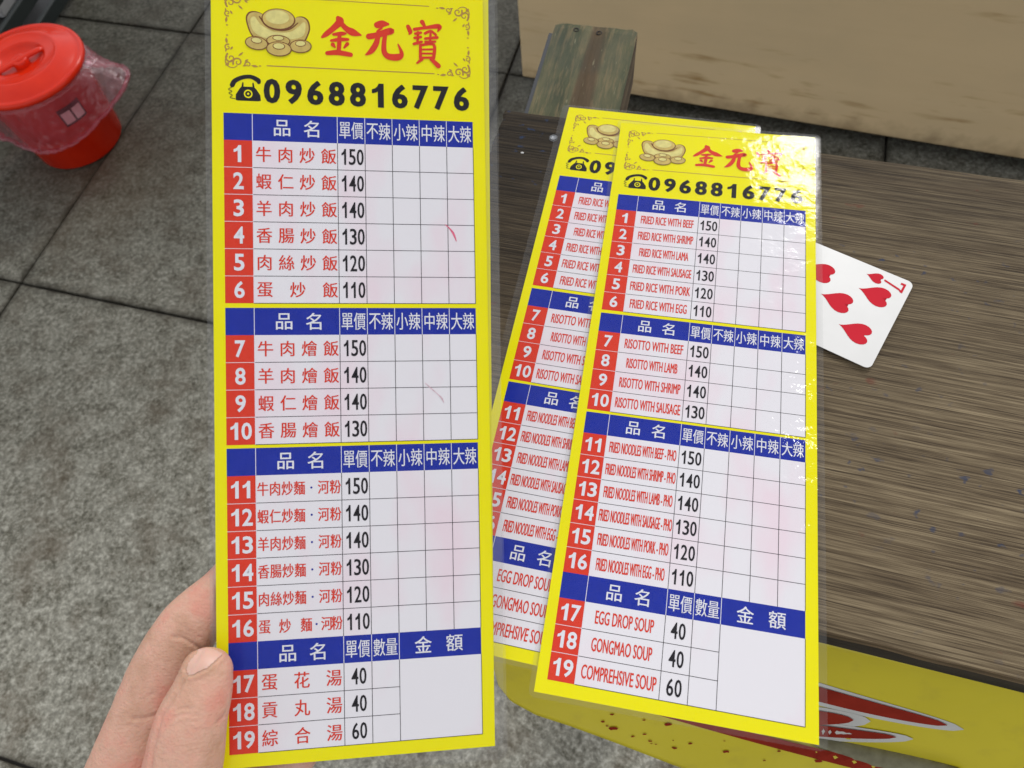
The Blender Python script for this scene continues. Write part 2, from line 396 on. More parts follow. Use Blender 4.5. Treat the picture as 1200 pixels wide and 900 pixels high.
# carry wire pivot, white
th = math.atan2(*(lambda v: (v.y, v.x))(at(86, 78, .145) - bo))
M_wp = flat('white_plastic', (.62, .70, .75, 1), .35)
bm = bmesh.new(); tube(bm, [(.092, 0, .146), (.098, 0, .146), (.104, 0, .1455)], [.0042, .0052, .0036], 14)
link('wire_pivot', bm_mesh(bm, 'wire_pivot', True), [M_wp], bucket).rotation_euler.z = th
bm = bmesh.new(); tube(bm, [(.0975 * math.cos(a), .0975 * math.sin(a), .142 - .05 * math.sin(a_) ** 1.0) for a, a_ in [(th + k * math.pi / 24, k * math.pi / 24) for k in range(25)]], [.0013] * 25, 8)
link('wire_handle', bm_mesh(bm, 'wire_handle', True), [flat('steel_wire', (.35, .35, .36, 1), .35)], bucket)
# sticker
ts = math.atan2(*(lambda v: (v.y, v.x))(at(72, 124, .10) - bo))
def cyl_patch(a0, a1, z0, z1, off, n=8):
    me = bpy.data.meshes.new('sticker'); vs_, fs = [], []
    for k in range(n + 1):
        a = a0 + (a1 - a0) * k / n
        for z in (z0, z1):
            r_ = .075 + (.0885 - .075) * (z - .004) / .146 + off; vs_.append((r_ * math.cos(a), r_ * math.sin(a), z))
    for k in range(n): fs.append((2 * k, 2 * k + 2, 2 * k + 3, 2 * k + 1))
    me.from_pydata(vs_, [], fs); return me
M_blk = flat('black_print', (.012, .011, .012, 1), .5)
M_wht = flat('white_print', (.60, .57, .56, 1), .5)
stk = link('sticker', cyl_patch(ts - .24, ts + .24, .088, .122, .0006), [M_blk], bucket)
link('label_panel', cyl_patch(ts - .21, ts - .02, .092, .114, .0010, 4), [M_wht], stk)
link('label_panel', cyl_patch(ts + .02, ts + .21, .092, .114, .0010, 4), [M_wht], stk)

# pink translucent bag lining, folded over the rim
b = NB('pink_translucent_film')
tr = b.node('ShaderNodeBsdfTransparent', Color=(.93, .66, .70, 1)); df = b.node('ShaderNodeBsdfTranslucent', Color=(.75, .20, .27, 1)); d2 = b.node('ShaderNodeBsdfDiffuse', Color=(.72, .20, .27, 1))
gl = b.node('ShaderNodeBsdfGlossy', Color=(1, .95, .96, 1), Roughness=.16)
wr = b.noise(b.co((1, 1, .35)), 46, 4, .6, .5); nb = b.bump(wr, 1.0, .010); b.l.new(nb, gl.inputs['Normal']); b.l.new(nb, d2.inputs['Normal'])
m1 = b.n.new('ShaderNodeMixShader'); m1.inputs[0].default_value = .5; b.l.new(df.outputs[0], m1.inputs[1]); b.l.new(d2.outputs[0], m1.inputs[2])
m2 = b.n.new('ShaderNodeMixShader'); b.set(m2.inputs[0], b.ramp(wr, [(.3, g(.12)), (.75, g(.32))])); b.l.new(tr.outputs[0], m2.inputs[1]); b.l.new(m1.outputs[0], m2.inputs[2])
fr = b.node('ShaderNodeFresnel', IOR=1.5); b.l.new(nb, fr.inputs['Normal'])
m3 = b.n.new('ShaderNodeMixShader'); b.l.new(b.thin(fr.outputs[0]), m3.inputs[0]); b.l.new(m2.outputs[0], m3.inputs[1]); b.l.new(gl.outputs[0], m3.inputs[2])
b.l.new(m3.outputs[0], b.out.inputs[0]); M_bag = b.m
bm = bmesh.new(); NA, NZ = 240, 34
tip = math.atan2(*(lambda v: (v.y, v.x))(at(141, 88, .12) - bo)); rings = []
for j in range(NZ + 1):
    v = j / NZ; ring = []
    for k in range(NA):
        a = 2 * math.pi * k / NA; da = (a - tip + math.pi) % (2 * math.pi) - math.pi
        flare = .004 + .007 * v + .046 * math.exp(-(da / .44) ** 2) * v ** .8 + .008 * math.exp(-((da + 1.3) / .5) ** 2) * v
        flare += (.0035 * noise.noise(Vector((math.cos(a) * 3, math.sin(a) * 3, v * 1.5))) + .005 * abs(noise.noise(Vector((math.cos(a) * 9, math.sin(a) * 9, v * 2.5)))) + .003 * abs(noise.noise(Vector((math.cos(a) * 16, math.sin(a) * 16, v * 5)))) + .0007 * math.sin(a * 17 + 3 * v)) * (.2 + v)
        zb = .082 + .010 * math.sin(a * 2 + 1) + .026 * math.exp(-(da / .45) ** 2) + .004 * noise.noise(Vector((math.cos(a) * 5, math.sin(a) * 5, 0)))
        z = .1525 + (zb - .1525) * v
        if v < .05: r_ = .0938 + .0
        else: r_ = max(.075 + .0135 * (z - .004) / .146, .0) + .0035 + flare
        if j == 0: r_ = .0936; z = .1575
        ring.append(bm.verts.new((r_ * math.cos(a), r_ * math.sin(a), z)))
    rings.append(ring)
for r0, r1 in zip(rings, rings[1:]):
    for k in range(NA): bm.faces.new((r0[k], r1[k], r1[(k + 1) % NA], r0[(k + 1) % NA]))
bag = link('bag_liner', bm_mesh(bm, 'bag_liner', True), [M_bag], label='pink see-through plastic bag hanging over the rim of the red bucket', category='plastic bag')
bag.location = (bo.x, bo.y, 0)
bm = bmesh.new()                              # rolled hem of the bag
last = []
for k in range(NA + 1):
    a = 2 * math.pi * (k % NA) / NA; da = (a - tip + math.pi) % (2 * math.pi) - math.pi
    zb = .082 + .010 * math.sin(a * 2 + 1) + .026 * math.exp(-(da / .45) ** 2) + .004 * noise.noise(Vector((math.cos(a) * 5, math.sin(a) * 5, 0)))
    flare = .011 + .046 * math.exp(-(da / .44) ** 2) + .008 * math.exp(-((da + 1.3) / .5) ** 2)
    flare += (.0035 * noise.noise(Vector((math.cos(a) * 3, math.sin(a) * 3, 1.5))) + .005 * abs(noise.noise(Vector((math.cos(a) * 9, math.sin(a) * 9, 2.5)))) + .003 * abs(noise.noise(Vector((math.cos(a) * 16, math.sin(a) * 16, 5)))) + .0007 * math.sin(a * 17 + 3)) * 1.2
    r_ = .075 + .0135 * (zb - .004) / .146 + .0035 + flare
    last.append((r_ * math.cos(a), r_ * math.sin(a), zb))
tube(bm, last, [(.0026, .0042)] * len(last), 8, cap=False)
link('hem', bm_mesh(bm, 'hem', True), [M_bag], bag)

# ------------------------------------------------------------------ dark crate at the top left
cp0, cp1 = at(92, -4, 0), at(-3, 148, 0)
cdirv = (cp0 - cp1).normalized(); ca = math.atan2(cdirv.y, cdirv.x)
crate = empty('dark_crate', Matrix.Translation((cp1.x, cp1.y, 0)) @ Matrix.Rotation(ca, 4, 'Z'), 'dark green slatted plastic crate behind the red bucket in the corner', 'crate')
M_cr = flat('dark_green_plastic', (.006, .012, .011, 1), .55, .3, 20)
M_cr2 = flat('black_plastic', (.006, .007, .007, 1), .5)
CL, CWd, CH = .62, .42, .24
CX0 = -.10
for k in range(5):
    z = .012 + k * .050
    link('slat', boxme('slat', CX0, CL, -.0, .010, z, z + .026, bev=.002), [M_cr], crate)
    link('slat', boxme('slat', CX0, CL, CWd - .010, CWd, z, z + .026, bev=.002), [M_cr], crate)
    link('slat', boxme('slat', CX0, CX0 + .01, .0105, CWd - .0105, z, z + .026, bev=.002), [M_cr], crate)
for x in (CX0, .13, .37, CL - .02):
    link('post', boxme('post', x, x + .02, .0105, .024, .0, CH, bev=.002), [M_cr2], crate)
    link('post', boxme('post', x, x + .02, CWd - .024, CWd - .0105, .0, CH, bev=.002), [M_cr2], crate)
link('rim', boxme('rim', CX0 - .006, CL + .006, -.006, .016, CH + .0005, CH + .014, bev=.002), [M_cr], crate)
link('rim', boxme('rim', CX0 - .006, CL + .006, CWd - .016, CWd + .006, CH + .0005, CH + .014, bev=.002), [M_cr], crate)
link('floor_panel', boxme('floor_panel', CX0 + .011, CL, .0245, CWd - .0245, .004, .01, bev=.001), [M_cr2], crate)
# a white carton corner and an orange lid stacked inside
link('paper_carton', boxme('paper_carton', -.05, .05, -.045, .045, 0, .20, bev=.004), [flat('white_carton', (.5, .5, .49, 1), .6)], label='white carton standing inside the dark crate, only its corner in view', category='carton').matrix_world = crate.matrix_world @ Matrix.Translation((.33, .16, .0105))

# ------------------------------------------------------------------ yellow vinyl banner hanging under the table's front
b = NB('yellow_vinyl'); k = b.noise(b.co(), 8, 4); q = b.noise(b.co((60, 60, 60)), 1, 5, .6)
c = b.ramp(k, [(.3, (.48, .40, .012)), (.7, (.58, .49, .016))])
c = b.mix(b.ramp(q, [(.55, g(0)), (.75, g(.25))]), c, (.33, .25, .03, 1))
b.P(Base_Color=c, Roughness=.38); b.l.new(b.bump(k, .3, .01), b.p.inputs['Normal']); M_vin = b.m
M_vred = flat('red_vinyl_print', (.27, .03, .018, 1), .4, .3, 50)
M_vwht = flat('white_vinyl_print', (.50, .50, .47, 1), .4, .1, 40)
ftv = (b1, b2)
fo = at(965, 740, TOP)                       # a point on the board's front edge
def banner_z(px, py):
    # height falls from under the board's edge outwards, with a soft belly and folds
    t_ = (py - (740 + (px - 965) * .234)) / 175.0
    z = .5555 - .1045 * max(0, t_) ** .8 + .10 * min(0, t_) * 0
    z += .004 * math.sin(px * .021 + py * .012) * max(0, min(1, t_ + .1))
    # fold near the right bottom
    d = (py - 868) - (px - 960) * .21
    z -= .012 * math.exp(-(d / 9.0) ** 2) * (1 / (1 + math.exp(-(px - 945) / 12))) * (1 / (1 + math.exp((px - 1120) / 10)))
    return z
def bpt(px, py, off=0):
    p = at(px, py, banner_z(px, py) + off); return p
outline_b = [(560, 640), (553, 700), (556, 740), (566, 775), (580, 800), (598, 822), (628, 838), (668, 851), (720, 870), (790, 897), (870, 925), (960, 952), (1080, 985), (1260, 1030)]
def bott(px):
    for (x0, y0), (x1, y1) in zip(outline_b[4:], outline_b[5:]):
        if x0 <= px <= x1: return y0 + (y1 - y0) * (px - x0) / (x1 - x0)
    return outline_b[4][1] if px < 580 else 1030
banner = empty('yellow_banner', Matrix.Translation(bpt(800, 780)), 'yellow vinyl banner with red white-edged strokes sagging under the table front', 'banner')
NXB, NYB = 150, 40
vv, ff = [], []
for i in range(NXB + 1):
    px = 583 + (1250 - 583) * i / NXB
    # round left corner: column starts further down as in an arc
    top = 740 + (px - 965) * .234 + 13
    bo_ = bott(px)
    for j in range(NYB + 1):
        py = top + (bo_ - top) * j / NYB
        u = j / NYB
        px2 = px
        if px < 640:                       # bow the left end
            px2 = px - (640 - px) / 57 * (10 * (1 - (2 * u - .95) ** 2))
        vv.append(bpt(px2, py))
for i in range(NXB):
    for j in range(NYB):
        a = i * (NYB + 1) + j; ff.append((a, a + 1, a + NYB + 2, a + NYB + 1))
org = banner.matrix_world.translation.copy()
# the sheet is also fixed up to the underside of the table through a hanging strip
def sheet_obj(name, pts_px, mat, off, parent, thick=None):
    # flat printed shape lying on the banner, densely triangulated
    bm = bmesh.new()
    vs_ = [bm.verts.new((x, y, 0)) for x, y in pts_px]; f = bm.faces.new(vs_)
    bmesh.ops.triangulate(bm, faces=[f])
    for _ in range(3):
        bmesh.ops.subdivide_edges(bm, edges=[e for e in bm.edges if e.calc_length() > 14], cuts=1, use_grid_fill=False)
        bmesh.ops.triangulate(bm, faces=bm.faces[:])
    for v in bm.verts: v.co = bpt(v.co.x, v.co.y, off) - org
    bmesh.ops.recalc_face_normals(bm, faces=bm.faces[:])
    for f in bm.faces:
        if f.normal.z < 0: f.normal_flip()
    return link(name, bm_mesh(bm, name), [mat], parent)
me = bpy.data.meshes.new('sheet'); me.from_pydata([v - org for v in vv], [], ff)
for p in me.polygons: p.use_smooth = True
shb = link('sheet', me, [M_vin], banner)
md = shb.modifiers.new('thick', 'SOLIDIFY'); md.thickness = .0008; md.offset = -1
def leaf(x0, y0, x1, y1, w0, w1, n=22, p=1.0, tail=.15):
    """long brush stroke: blunt at start, pointed at end"""
    L_, R_ = [], []
    dx, dy = x1 - x0, y1 - y0; l = math.hypot(dx, dy); nx_, ny_ = -dy / l, dx / l
    for k in range(n + 1):
        t = k / n; w_ = (w0 + (w1 - w0) * t) * math.sqrt(max(0, 1 - t ** 3.2)) + .3
        bow = math.sin(t * math.pi) * p
        cx, cy = x0 + dx * t + nx_ * bow, y0 + dy * t + ny_ * bow
        L_.append((cx + nx_ * w_, cy + ny_ * w_)); R_.append((cx - nx_ * w_, cy - ny_ * w_))
    return L_ + R_[::-1]
strokes = [(880, 790, 1110, 850, 9, 7, 3), (880, 836, 1000, 844, 12, 8, 0), (880, 846, 1050, 864, 8, 5, 2)]
for s_ in strokes:
    x0, y0, x1, y1, w0, w1, p_ = s_
    l = math.hypot(x1 - x0, y1 - y0); ux, uy = (x1 - x0) / l, (y1 - y0) / l
    sheet_obj('white_outline', leaf(x0, y0, x1 + ux * 20, y1 + uy * 20, w0 + 5, w1 + 3, p=p_), M_vwht, .0005 + .0002 * strokes.index(s_), banner)
for k, s_ in enumerate(strokes):
    x0, y0, x1, y1, w0, w1, p_ = s_
    sheet_obj('red_stroke', leaf(x0, y0, x1, y1, w0, w1, p=p_), M_vred, .0013 + .0002 * k, banner)
sheet_obj('red_stroke', leaf(1180, 935, 690, 812, 8, 4, p=-4), M_vred, .0010, banner)
for k in range(30):
    px = random.uniform(655, 960); py = 838 + (px - 655) * .20 + random.gauss(0, 16)
    if py > bott(px) - 5 or py < 825 + (px - 700) * .22: continue
    r_ = random.uniform(.8, 2.6) if k % 4 else random.uniform(2.5, 5); n_ = 9
    pts = [(px + r_ * 1.5 * math.cos(t) * random.uniform(.5, 1.1), py + r_ * .55 * math.sin(t) * random.uniform(.5, 1.1)) for t in [q_ * 2 * math.pi / n_ for q_ in range(n_)]]
    sheet_obj('paint_fleck', pts, M_vred, .0009, banner)
# grey lining rolled out along the fold
bm = bmesh.new(); fold = [(955 + k * 15.5, 869 + k * 15.5 * .215) for k in range(12)]
tube(bm, [at(x, y, banner_z(x, y) + .0035) - org for x, y in fold], [(.0012 + .0028 * math.sin(math.pi * k / 11), .0020 + .0045 * math.sin(math.pi * k / 11)) for k in range(12)], 12)
b = NB('grey_lining'); b.P(Base_Color=b.ramp(b.noise(b.co(), 160, 4), [(.3, (.12, .11, .055)), (.7, (.20, .19, .11))]), Roughness=.5)
link('folded_lining', bm_mesh(bm, 'folded_lining', True), [b.m], banner)

# ------------------------------------------------------------------ printed menu cards
MM = .001
PW, PH = 112.0, 321.0
yel = NB('yellow_print'); k = yel.noise(yel.co(), 25, 3)
yel.P(Base_Color=yel.ramp(k, [(.3, (.79, .72, .003)), (.7, (.82, .75, .004))]), Roughness=.6, Specular_IOR_Level=.0); M_yel = yel.m
M_blue = flat('blue_print', (.014, .030, .32, 1), .5, .12, 200)
M_redp = flat('red_print', (.68, .045, .022, 1), .5, .08, 200)
M_white = NB('white_print_cell'); bb = M_white
kx = bb.noise(bb.co((34, 16, 1), loc=(.6, .2, 0)), 1, 3); 
bb.P(Base_Color=bb.ramp(kx, [(.48, (.74, .72, .745)), (.68, (.76, .64, .69))]), Roughness=.6, Specular_IOR_Level=.0); M_white = bb.m
M_line = flat('black_ink', (.016, .015, .018, 1), .5)
M_wink = flat('white_ink', (.72, .72, .76, 1), .5)
M_brown = flat('brown_ink', (.17, .062, .025, 1), .5)
M_orn = flat('ochre_ink', (.42, .24, .06, 1), .5)
M_gold = flat('gold_ink', (.62, .46, .14, 1), .5, .25, 260)
M_gold2 = flat('pale_gold_ink', (.74, .66, .24, 1), .5, .2, 300)
M_pink = flat('pink_marker_ink', (.80, .16, .26, 1), .5, .3, 900)
M_pale = flat('faded_pink_marker', (.74, .52, .58, 1), .5, .3, 900)

fontc = {}
def glyphs(body, bold):
    key = (body, bold)
    if key not in fontc:
        cu = bpy.data.curves.new('glyphs', 'FONT'); cu.body = body; cu.size = 1; cu.resolution_u = 3; cu.offset = bold
        cu.fill_mode = 'FRONT'
        ob = bpy.data.objects.new('glyphs', cu); col.objects.link(ob); bpy.context.view_layer.update()
        me = bpy.data.meshes.new_from_object(ob.evaluated_get(bpy.context.evaluated_depsgraph_get()))
        vs_ = [(v.co.x, v.co.y) for v in me.vertices]; fs = [tuple(p.vertices) for p in me.polygons]
        bpy.data.objects.remove(ob); bpy.data.curves.remove(cu); bpy.data.meshes.remove(me)
        x0 = min(v[0] for v in vs_); x1 = max(v[0] for v in vs_); y0 = min(v[1] for v in vs_); y1 = max(v[1] for v in vs_)
        fontc[key] = ([(x - x0, y - y0) for x, y in vs_], fs, x1 - x0, y1 - y0)
    return fontc[key]

ONE = [(.0, .70), (.0, .565), (.13, .60), (.245, .665), (.245, .0), (.40, .0), (.40, .96), (.275, .96), (.22, .84), (.12, .75)]
ONEB = [(-.02, .72), (-.02, .56), (.12, .60), (.22, .66), (.22, .0), (.43, .0), (.43, .96), (.26, .96), (.20, .84), (.11, .765)]
class Print:                       # paper coordinates in mm: x right, y down from the paper's top-left
    def __init__(s): s.v = []; s.f = []; s.mi = []; s.mats = []
    def mat(s, m):
        if m not in s.mats: s.mats.append(m)
        return s.mats.index(m)
    def poly(s, pts, m, z):
        n = len(s.v); s.v += [(x * MM, -y * MM, z * MM) for x, y in pts]
        tris = tessellate_polygon([[Vector((x, -y, 0)) for x, y in pts]])
        for t in tris:
            a, b_, c = [Vector((pts[i][0], -pts[i][1], 0)) for i in t]
            if (b_ - a).cross(c - a).z < 0: t = t[::-1]
            s.f.append(tuple(n + i for i in t)); s.mi.append(s.mat(m))
    def rect(s, x0, y0, x1, y1, m, z): 
        n = len(s.v); s.v += [(x * MM, -y * MM, z * MM) for x, y in ((x0, y1), (x1, y1), (x1, y0), (x0, y0))]
        s.f.append((n, n + 1, n + 2, n + 3)); s.mi.append(s.mat(m))
    def text(s, body, x0, y0, x1, y1, m, z, bold=0.0):
        vs_, fs, w_, h_ = glyphs(body, bold); n = len(s.v)
        sx, sy = (x1 - x0) / w_, (y1 - y0) / h_
        s.v += [((x0 + x * sx) * MM, -(y1 - y * sy) * MM, z * MM) for x, y in vs_]
        s.f += [tuple(n + i for i in f) for f in fs]; s.mi += [s.mat(m)] * len(fs)
    def digits(s, body, xc, y0, y1, dw, adv, m, z, bold=0.0):
        """figures of width dw, spaced adv, centred on xc; the 1 gets its flag"""
        n = len(body)
        for i, ch in enumerate(body):
            cx = xc + (i - (n - 1) / 2) * adv
            if ch == '1':
                o = ONEB if bold > .01 else ONE; k_ = dw / .62; h = (y1 - y0) / .96
                s.poly([(cx + (x - .25) * k_, y1 - y_ * h) for x, y_ in o], m, z)
            else: s.text(ch, cx - dw / 2, y0, cx + dw / 2, y1, m, z, bold)
    def cjk(s, chars, x0, x1, yc, size, m, z, bold=0.0, xs=1.0):
        """single characters spread from x0 to x1"""
        n = len(chars)
        for i, ch in enumerate(chars):
            cx = x0 + size * xs / 2 + (x1 - x0 - size * xs) * (i / (n - 1) if n > 1 else .5)
            if ch == '·': s.poly([(cx + .45 * math.cos(a * .785), yc + .45 * math.sin(a * .785)) for a in range(8)], M_blue, z); continue
            if ch == ' ': continue
            vs_, fs, w_, h_ = glyphs(ch, bold); ref = .92
            k_ = size / ref; s_w = min(w_ * k_, size) * xs; s_h = min(h_ * k_, size)
            for dx_ in ((-.09, .09) if m is M_redp else (-.04, .04)):
                s.text(ch, cx - s_w / 2 + dx_, yc - s_h / 2, cx + s_w / 2 + dx_, yc + s_h / 2, m, z + dx_ * .12, bold)
    def stroke(s, pts, m, z, sub=5):
        """brush stroke through (x, y, width) points"""
        P_ = [Vector(p) for p in pts]; out = []
        for i in range(len(P_) - 1):
            a, b_, c, d = P_[max(i - 1, 0)], P_[i], P_[i + 1], P_[min(i + 2, len(P_) - 1)]
            for k in range(sub):
                t = k / sub
                out.append(.5 * ((2 * b_) + (c - a) * t + (2 * a - 5 * b_ + 4 * c - d) * t * t + (3 * b_ - a - 3 * c + d) * t ** 3))
        out.append(P_[-1]); Lp, Rp = [], []
        for i, p in enumerate(out):
            t = out[min(i + 1, len(out) - 1)] - out[max(i - 1, 0)]; l = math.hypot(t.x, t.y) or 1
            nx_, ny_ = -t.y / l, t.x / l; h = max(p.z, .02) / 2
            Lp.append((p.x + nx_ * h, p.y + ny_ * h)); Rp.append((p.x - nx_ * h, p.y - ny_ * h))
        n = len(s.v)
        for a, b_ in zip(Lp, Rp): s.v += [(a[0] * MM, -a[1] * MM, z * MM), (b_[0] * MM, -b_[1] * MM, z * MM)]
        for i in range(len(out) - 1):
            s.f.append((n + 2 * i, n + 2 * i + 2, n + 2 * i + 3, n + 2 * i + 1)); s.mi.append(s.mat(m))
        for e, q in ((out[0], 0), (out[-1], 1)):          # round ends
            r_ = max(e.z, .02) / 2; s.poly([(e.x + r_ * math.cos(a * .628), e.y + r_ * math.sin(a * .628)) for a in range(10)], m, z + .012)
    def mesh(s, name):
        me = bpy.data.meshes.new(name); me.from_pydata(s.v, [], s.f)
        for m in s.mats: me.materials.append(m)
        me.polygons.foreach_set('material_index', s.mi); me.update(); return me

CX = [4.6, 15.9, 50.0, 61.3, 72.6, 84.0, 95.5, 106.8]
Y0, RH = 55.3, 11.17
CH_ITEMS = [['牛肉炒飯', '蝦仁炒飯', '羊肉炒飯', '香腸炒飯', '肉絲炒飯', '蛋炒飯'], ['牛肉燴飯', '羊肉燴飯', '蝦仁燴飯', '香腸燴飯'],
            ['牛肉炒麵·河粉', '蝦仁炒麵·河粉', '羊肉炒麵·河粉', '香腸炒麵·河粉', '肉絲炒麵·河粉', '蛋炒麵·河粉'], ['蛋花湯', '貢丸湯', '綜合湯']]
EN_ITEMS = [['FRIED RICE WITH BEEF', 'FRIED RICE WITH SHRIMP', 'FRIED RICE WITH LAMA', 'FRIED RICE WITH SAUSAGE', 'FRIED RICE WITH PORK', 'FRIED RICE WITH EGG'],
            ['RISOTTO WITH BEEF', 'RISOTTO WITH LAMB', 'RISOTTO WITH SHRIMP', 'RISOTTO WITH SAUSAGE'],
            ['FRIED NOODLES WITH BEEF - PHO', 'FRIED NOODLES WITH SHRIMP - PHO', 'FRIED NOODLES WITH LAMB - PHO', 'FRIED NOODLES WITH SAUSAGE - PHO', 'FRIED NOODLES WITH PORK - PHO', 'FRIED NOODLES WITH EGG - PHO'],
            ['EGG DROP SOUP', 'GONGMAO SOUP', 'COMPREHSIVE SOUP']]
PRICES = [[150, 140, 140, 130, 120, 110], [150, 140, 140, 130], [150, 140, 140, 130, 120, 110], [40, 40, 60]]
EN_W = [[28.5, 29.5, 26, 30.5, 31, 29], [29, 25, 29.5, 31], [31, 32, 31, 32.5, 31, 29.5], [24.5, 25, 30.5]]
Z1, Z2, Z3, Z4 = .05, .09, .13, .17

def print_parts(lang):
    """meshes of one menu's printed parts, in paper coordinates"""
    parts = []
    pp = Print(); pp.rect(0, 0, PW, PH, M_yel, 0); 
    parts.append(('paper', pp.mesh('paper')))
    tb = Print(); tx = Print()
    y = Y0; num = 1
    gaps = [1.9, 1.4, 0, 0]
    for blk in range(4):
        items = (CH_ITEMS if lang == 'zh' else EN_ITEMS)[blk]; n = len(items); X0, X1 = CX[0], CX[-1]
        tb.rect(X0, y, X1, y + RH, M_blue, Z1)
        hc = CX[1:7] if blk < 3 else CX[1:5]
        for x in hc: tb.rect(x - .13, y, x + .13, y + RH, M_wink, Z2)
        yc = y + RH / 2
        tx.cjk('品', 24.0, 31.4, yc, 7.0, M_wink, Z3, .004); tx.cjk('名', 35.8, 43.2, yc, 7.0, M_wink, Z3, .004)
        def pair(a, x0, x1, sz=7.2, xs=.66): tx.cjk(a, x0 + .75, x1 - .75, yc, sz, M_wink, Z3, .0, xs)
        pair('單價', CX[2], CX[3])
        if blk < 3:
            for a, i in (('不辣', 3), ('小辣', 4), ('中辣', 5), ('大辣', 6)): pair(a, CX[i], CX[i + 1])
        else:
            pair('數量', CX[3], CX[4], 7.2); tx.cjk('金額', 79.0, 99.0, yc, 7.0, M_wink, Z3, .004)
        ya = y + RH; yb = ya + n * RH
        tb.rect(X0, ya, CX[1], yb, M_redp, Z1)
        tb.rect(CX[1], ya, X1, yb, M_white, Z1)
        for i in range(n):
            yi = ya + i * RH; yc = yi + RH / 2
            if i: tb.rect(X0, yi - .11, CX[1] - .13, yi + .11, M_wink, Z2)
            xr = X1 if blk < 3 else CX[4]
            tb.rect(CX[1], yi - .12, xr, yi + .12, M_line, Z2) if i else None
            st_ = str(num); cx = (CX[0] + CX[1]) / 2
            tx.digits(st_, cx, yc - 3.5, yc + 3.5, 4.1, 4.5, M_wink, Z3, .022)
            pr = str(PRICES[blk][i]); cx = (CX[2] + CX[3]) / 2 + (.35 if lang == 'zh' else 0)
            w_ = 9.3 if len(pr) == 3 else 6.4
            if lang != 'zh': w_ *= .98
            for dx_ in (-.07, .07): tx.digits(pr, cx + dx_, yc - 3.35, yc + 3.35, 2.7, 3.25, M_line, Z3 + dx_ * .2, .006)
            it = items[i]
            if lang == 'zh':
                if blk == 2:
                    if num == 16:
                        tx.cjk('蛋', 16.6, 20.9, yc, 5.6, M_redp, Z3, 0, .8); tx.cjk('炒', 24.6, 28.9, yc, 5.6, M_redp, Z3, 0, .8); tx.cjk('麵·河粉', 33.0, 49.6, yc, 5.6, M_redp, Z3, 0, .78)
                    else: tx.cjk(it, 16.4, 49.6, yc, 5.6, M_redp, Z3, 0, .78)
                elif blk == 3: tx.cjk(it, 17.4, 49.0, yc, 6.6, M_redp, Z3, 0, .92)
                else: tx.cjk(it, 17.2, 49.4, yc, 6.3, M_redp, Z3, 0, .96)
            else:
                w_ = EN_W[blk][i]; cx = (CX[1] + CX[2]) / 2 + .3
                h = 5.5
                for dx_, dy2 in ((-.09, -.03), (0, .05), (.09, -.03)): tx.text(it, cx - w_ / 2 + dx_, yc - h / 2 + dy2, cx + w_ / 2 + dx_, yc + h / 2 + dy2, M_redp, Z3 + dx_ * .15, .0)
            num += 1
        vc = CX[2:7] if blk < 3 else CX[2:5]
        for x in vc: tb.rect(x - .12, ya, x + .12, yb, M_line, Z2 + .02)
        tb.rect(X1 - .12, ya, X1 + .12, yb, M_line, Z2 + .02)
        tb.rect(CX[1] - .12, ya, CX[1] + .12, yb, M_wink, Z2 + .02)
        if blk in (0, 1, 3): tb.rect(CX[1], yb - .12, X1, yb + .12, M_line, Z2)
        y = yb + gaps[blk]
    # heading
    [tx.digits('0968816776', 63.0 + dx_, 40.5, 50.7, 6.3, 8.7, M_line, Z3 + dx_ * .06, .03) for dx_ in (-.18, .18)]
    parts += [('price_grid', tb.mesh('price_grid')), ('lettering', tx.mesh('lettering'))]
    # brushed shop name
    br = Print()
    def ch(strokes, ox, oy, sx, sy, ws=1.0):
        for i, st_ in enumerate(strokes):
            br.stroke([(ox + x * sx, oy + y_ * sy, w_ * ws) for x, y_, w_ in st_], M_redp, Z2 + .035 * (i % 6))
    jin = [[(.42, .02, 1.6), (.47, .1, 2.6), (.3, .28, 2.0), (.12, .44, 1.8), (.02, .52, .9)], [(.42, .06, 1.6), (.6, .26, 1.9), (.78, .36, 2.6), (.98, .42, .6)],
           [(.3, .44, 1.0), (.5, .41, 1.5), (.6, .40, .8)], [(.24, .6, .9), (.45, .56, 1.4), (.66, .55, 1.0)], [(.45, .44, 1.3), (.44, .66, 1.5), (.42, .88, 1.4)],
           [(.28, .70, 1.5), (.33, .76, .7)], [(.64, .66, 1.4), (.56, .76, .7)], [(.14, .92, 1.5), (.4, .89, 1.9), (.72, .93, 1.6)]]
    yuan = [[(.30, .14, 2.2), (.44, .10, 2.4), (.58, .10, 1.0)], [(.42, .2, .8), (.3, .3, .7)], [(.08, .44, 2.0), (.3, .39, 2.0), (.66, .27, 2.3), (.64, .35, .6)],
            [(.32, .44, 1.5), (.26, .62, 1.9), (.14, .8, 1.8), (.0, .9, .6)], [(.50, .40, 1.4), (.47, .62, 1.6), (.48, .82, 1.8), (.6, .92, 2.1), (.84, .92, 2.3), (.93, .82, 1.4), (.84, .60, .5)]]
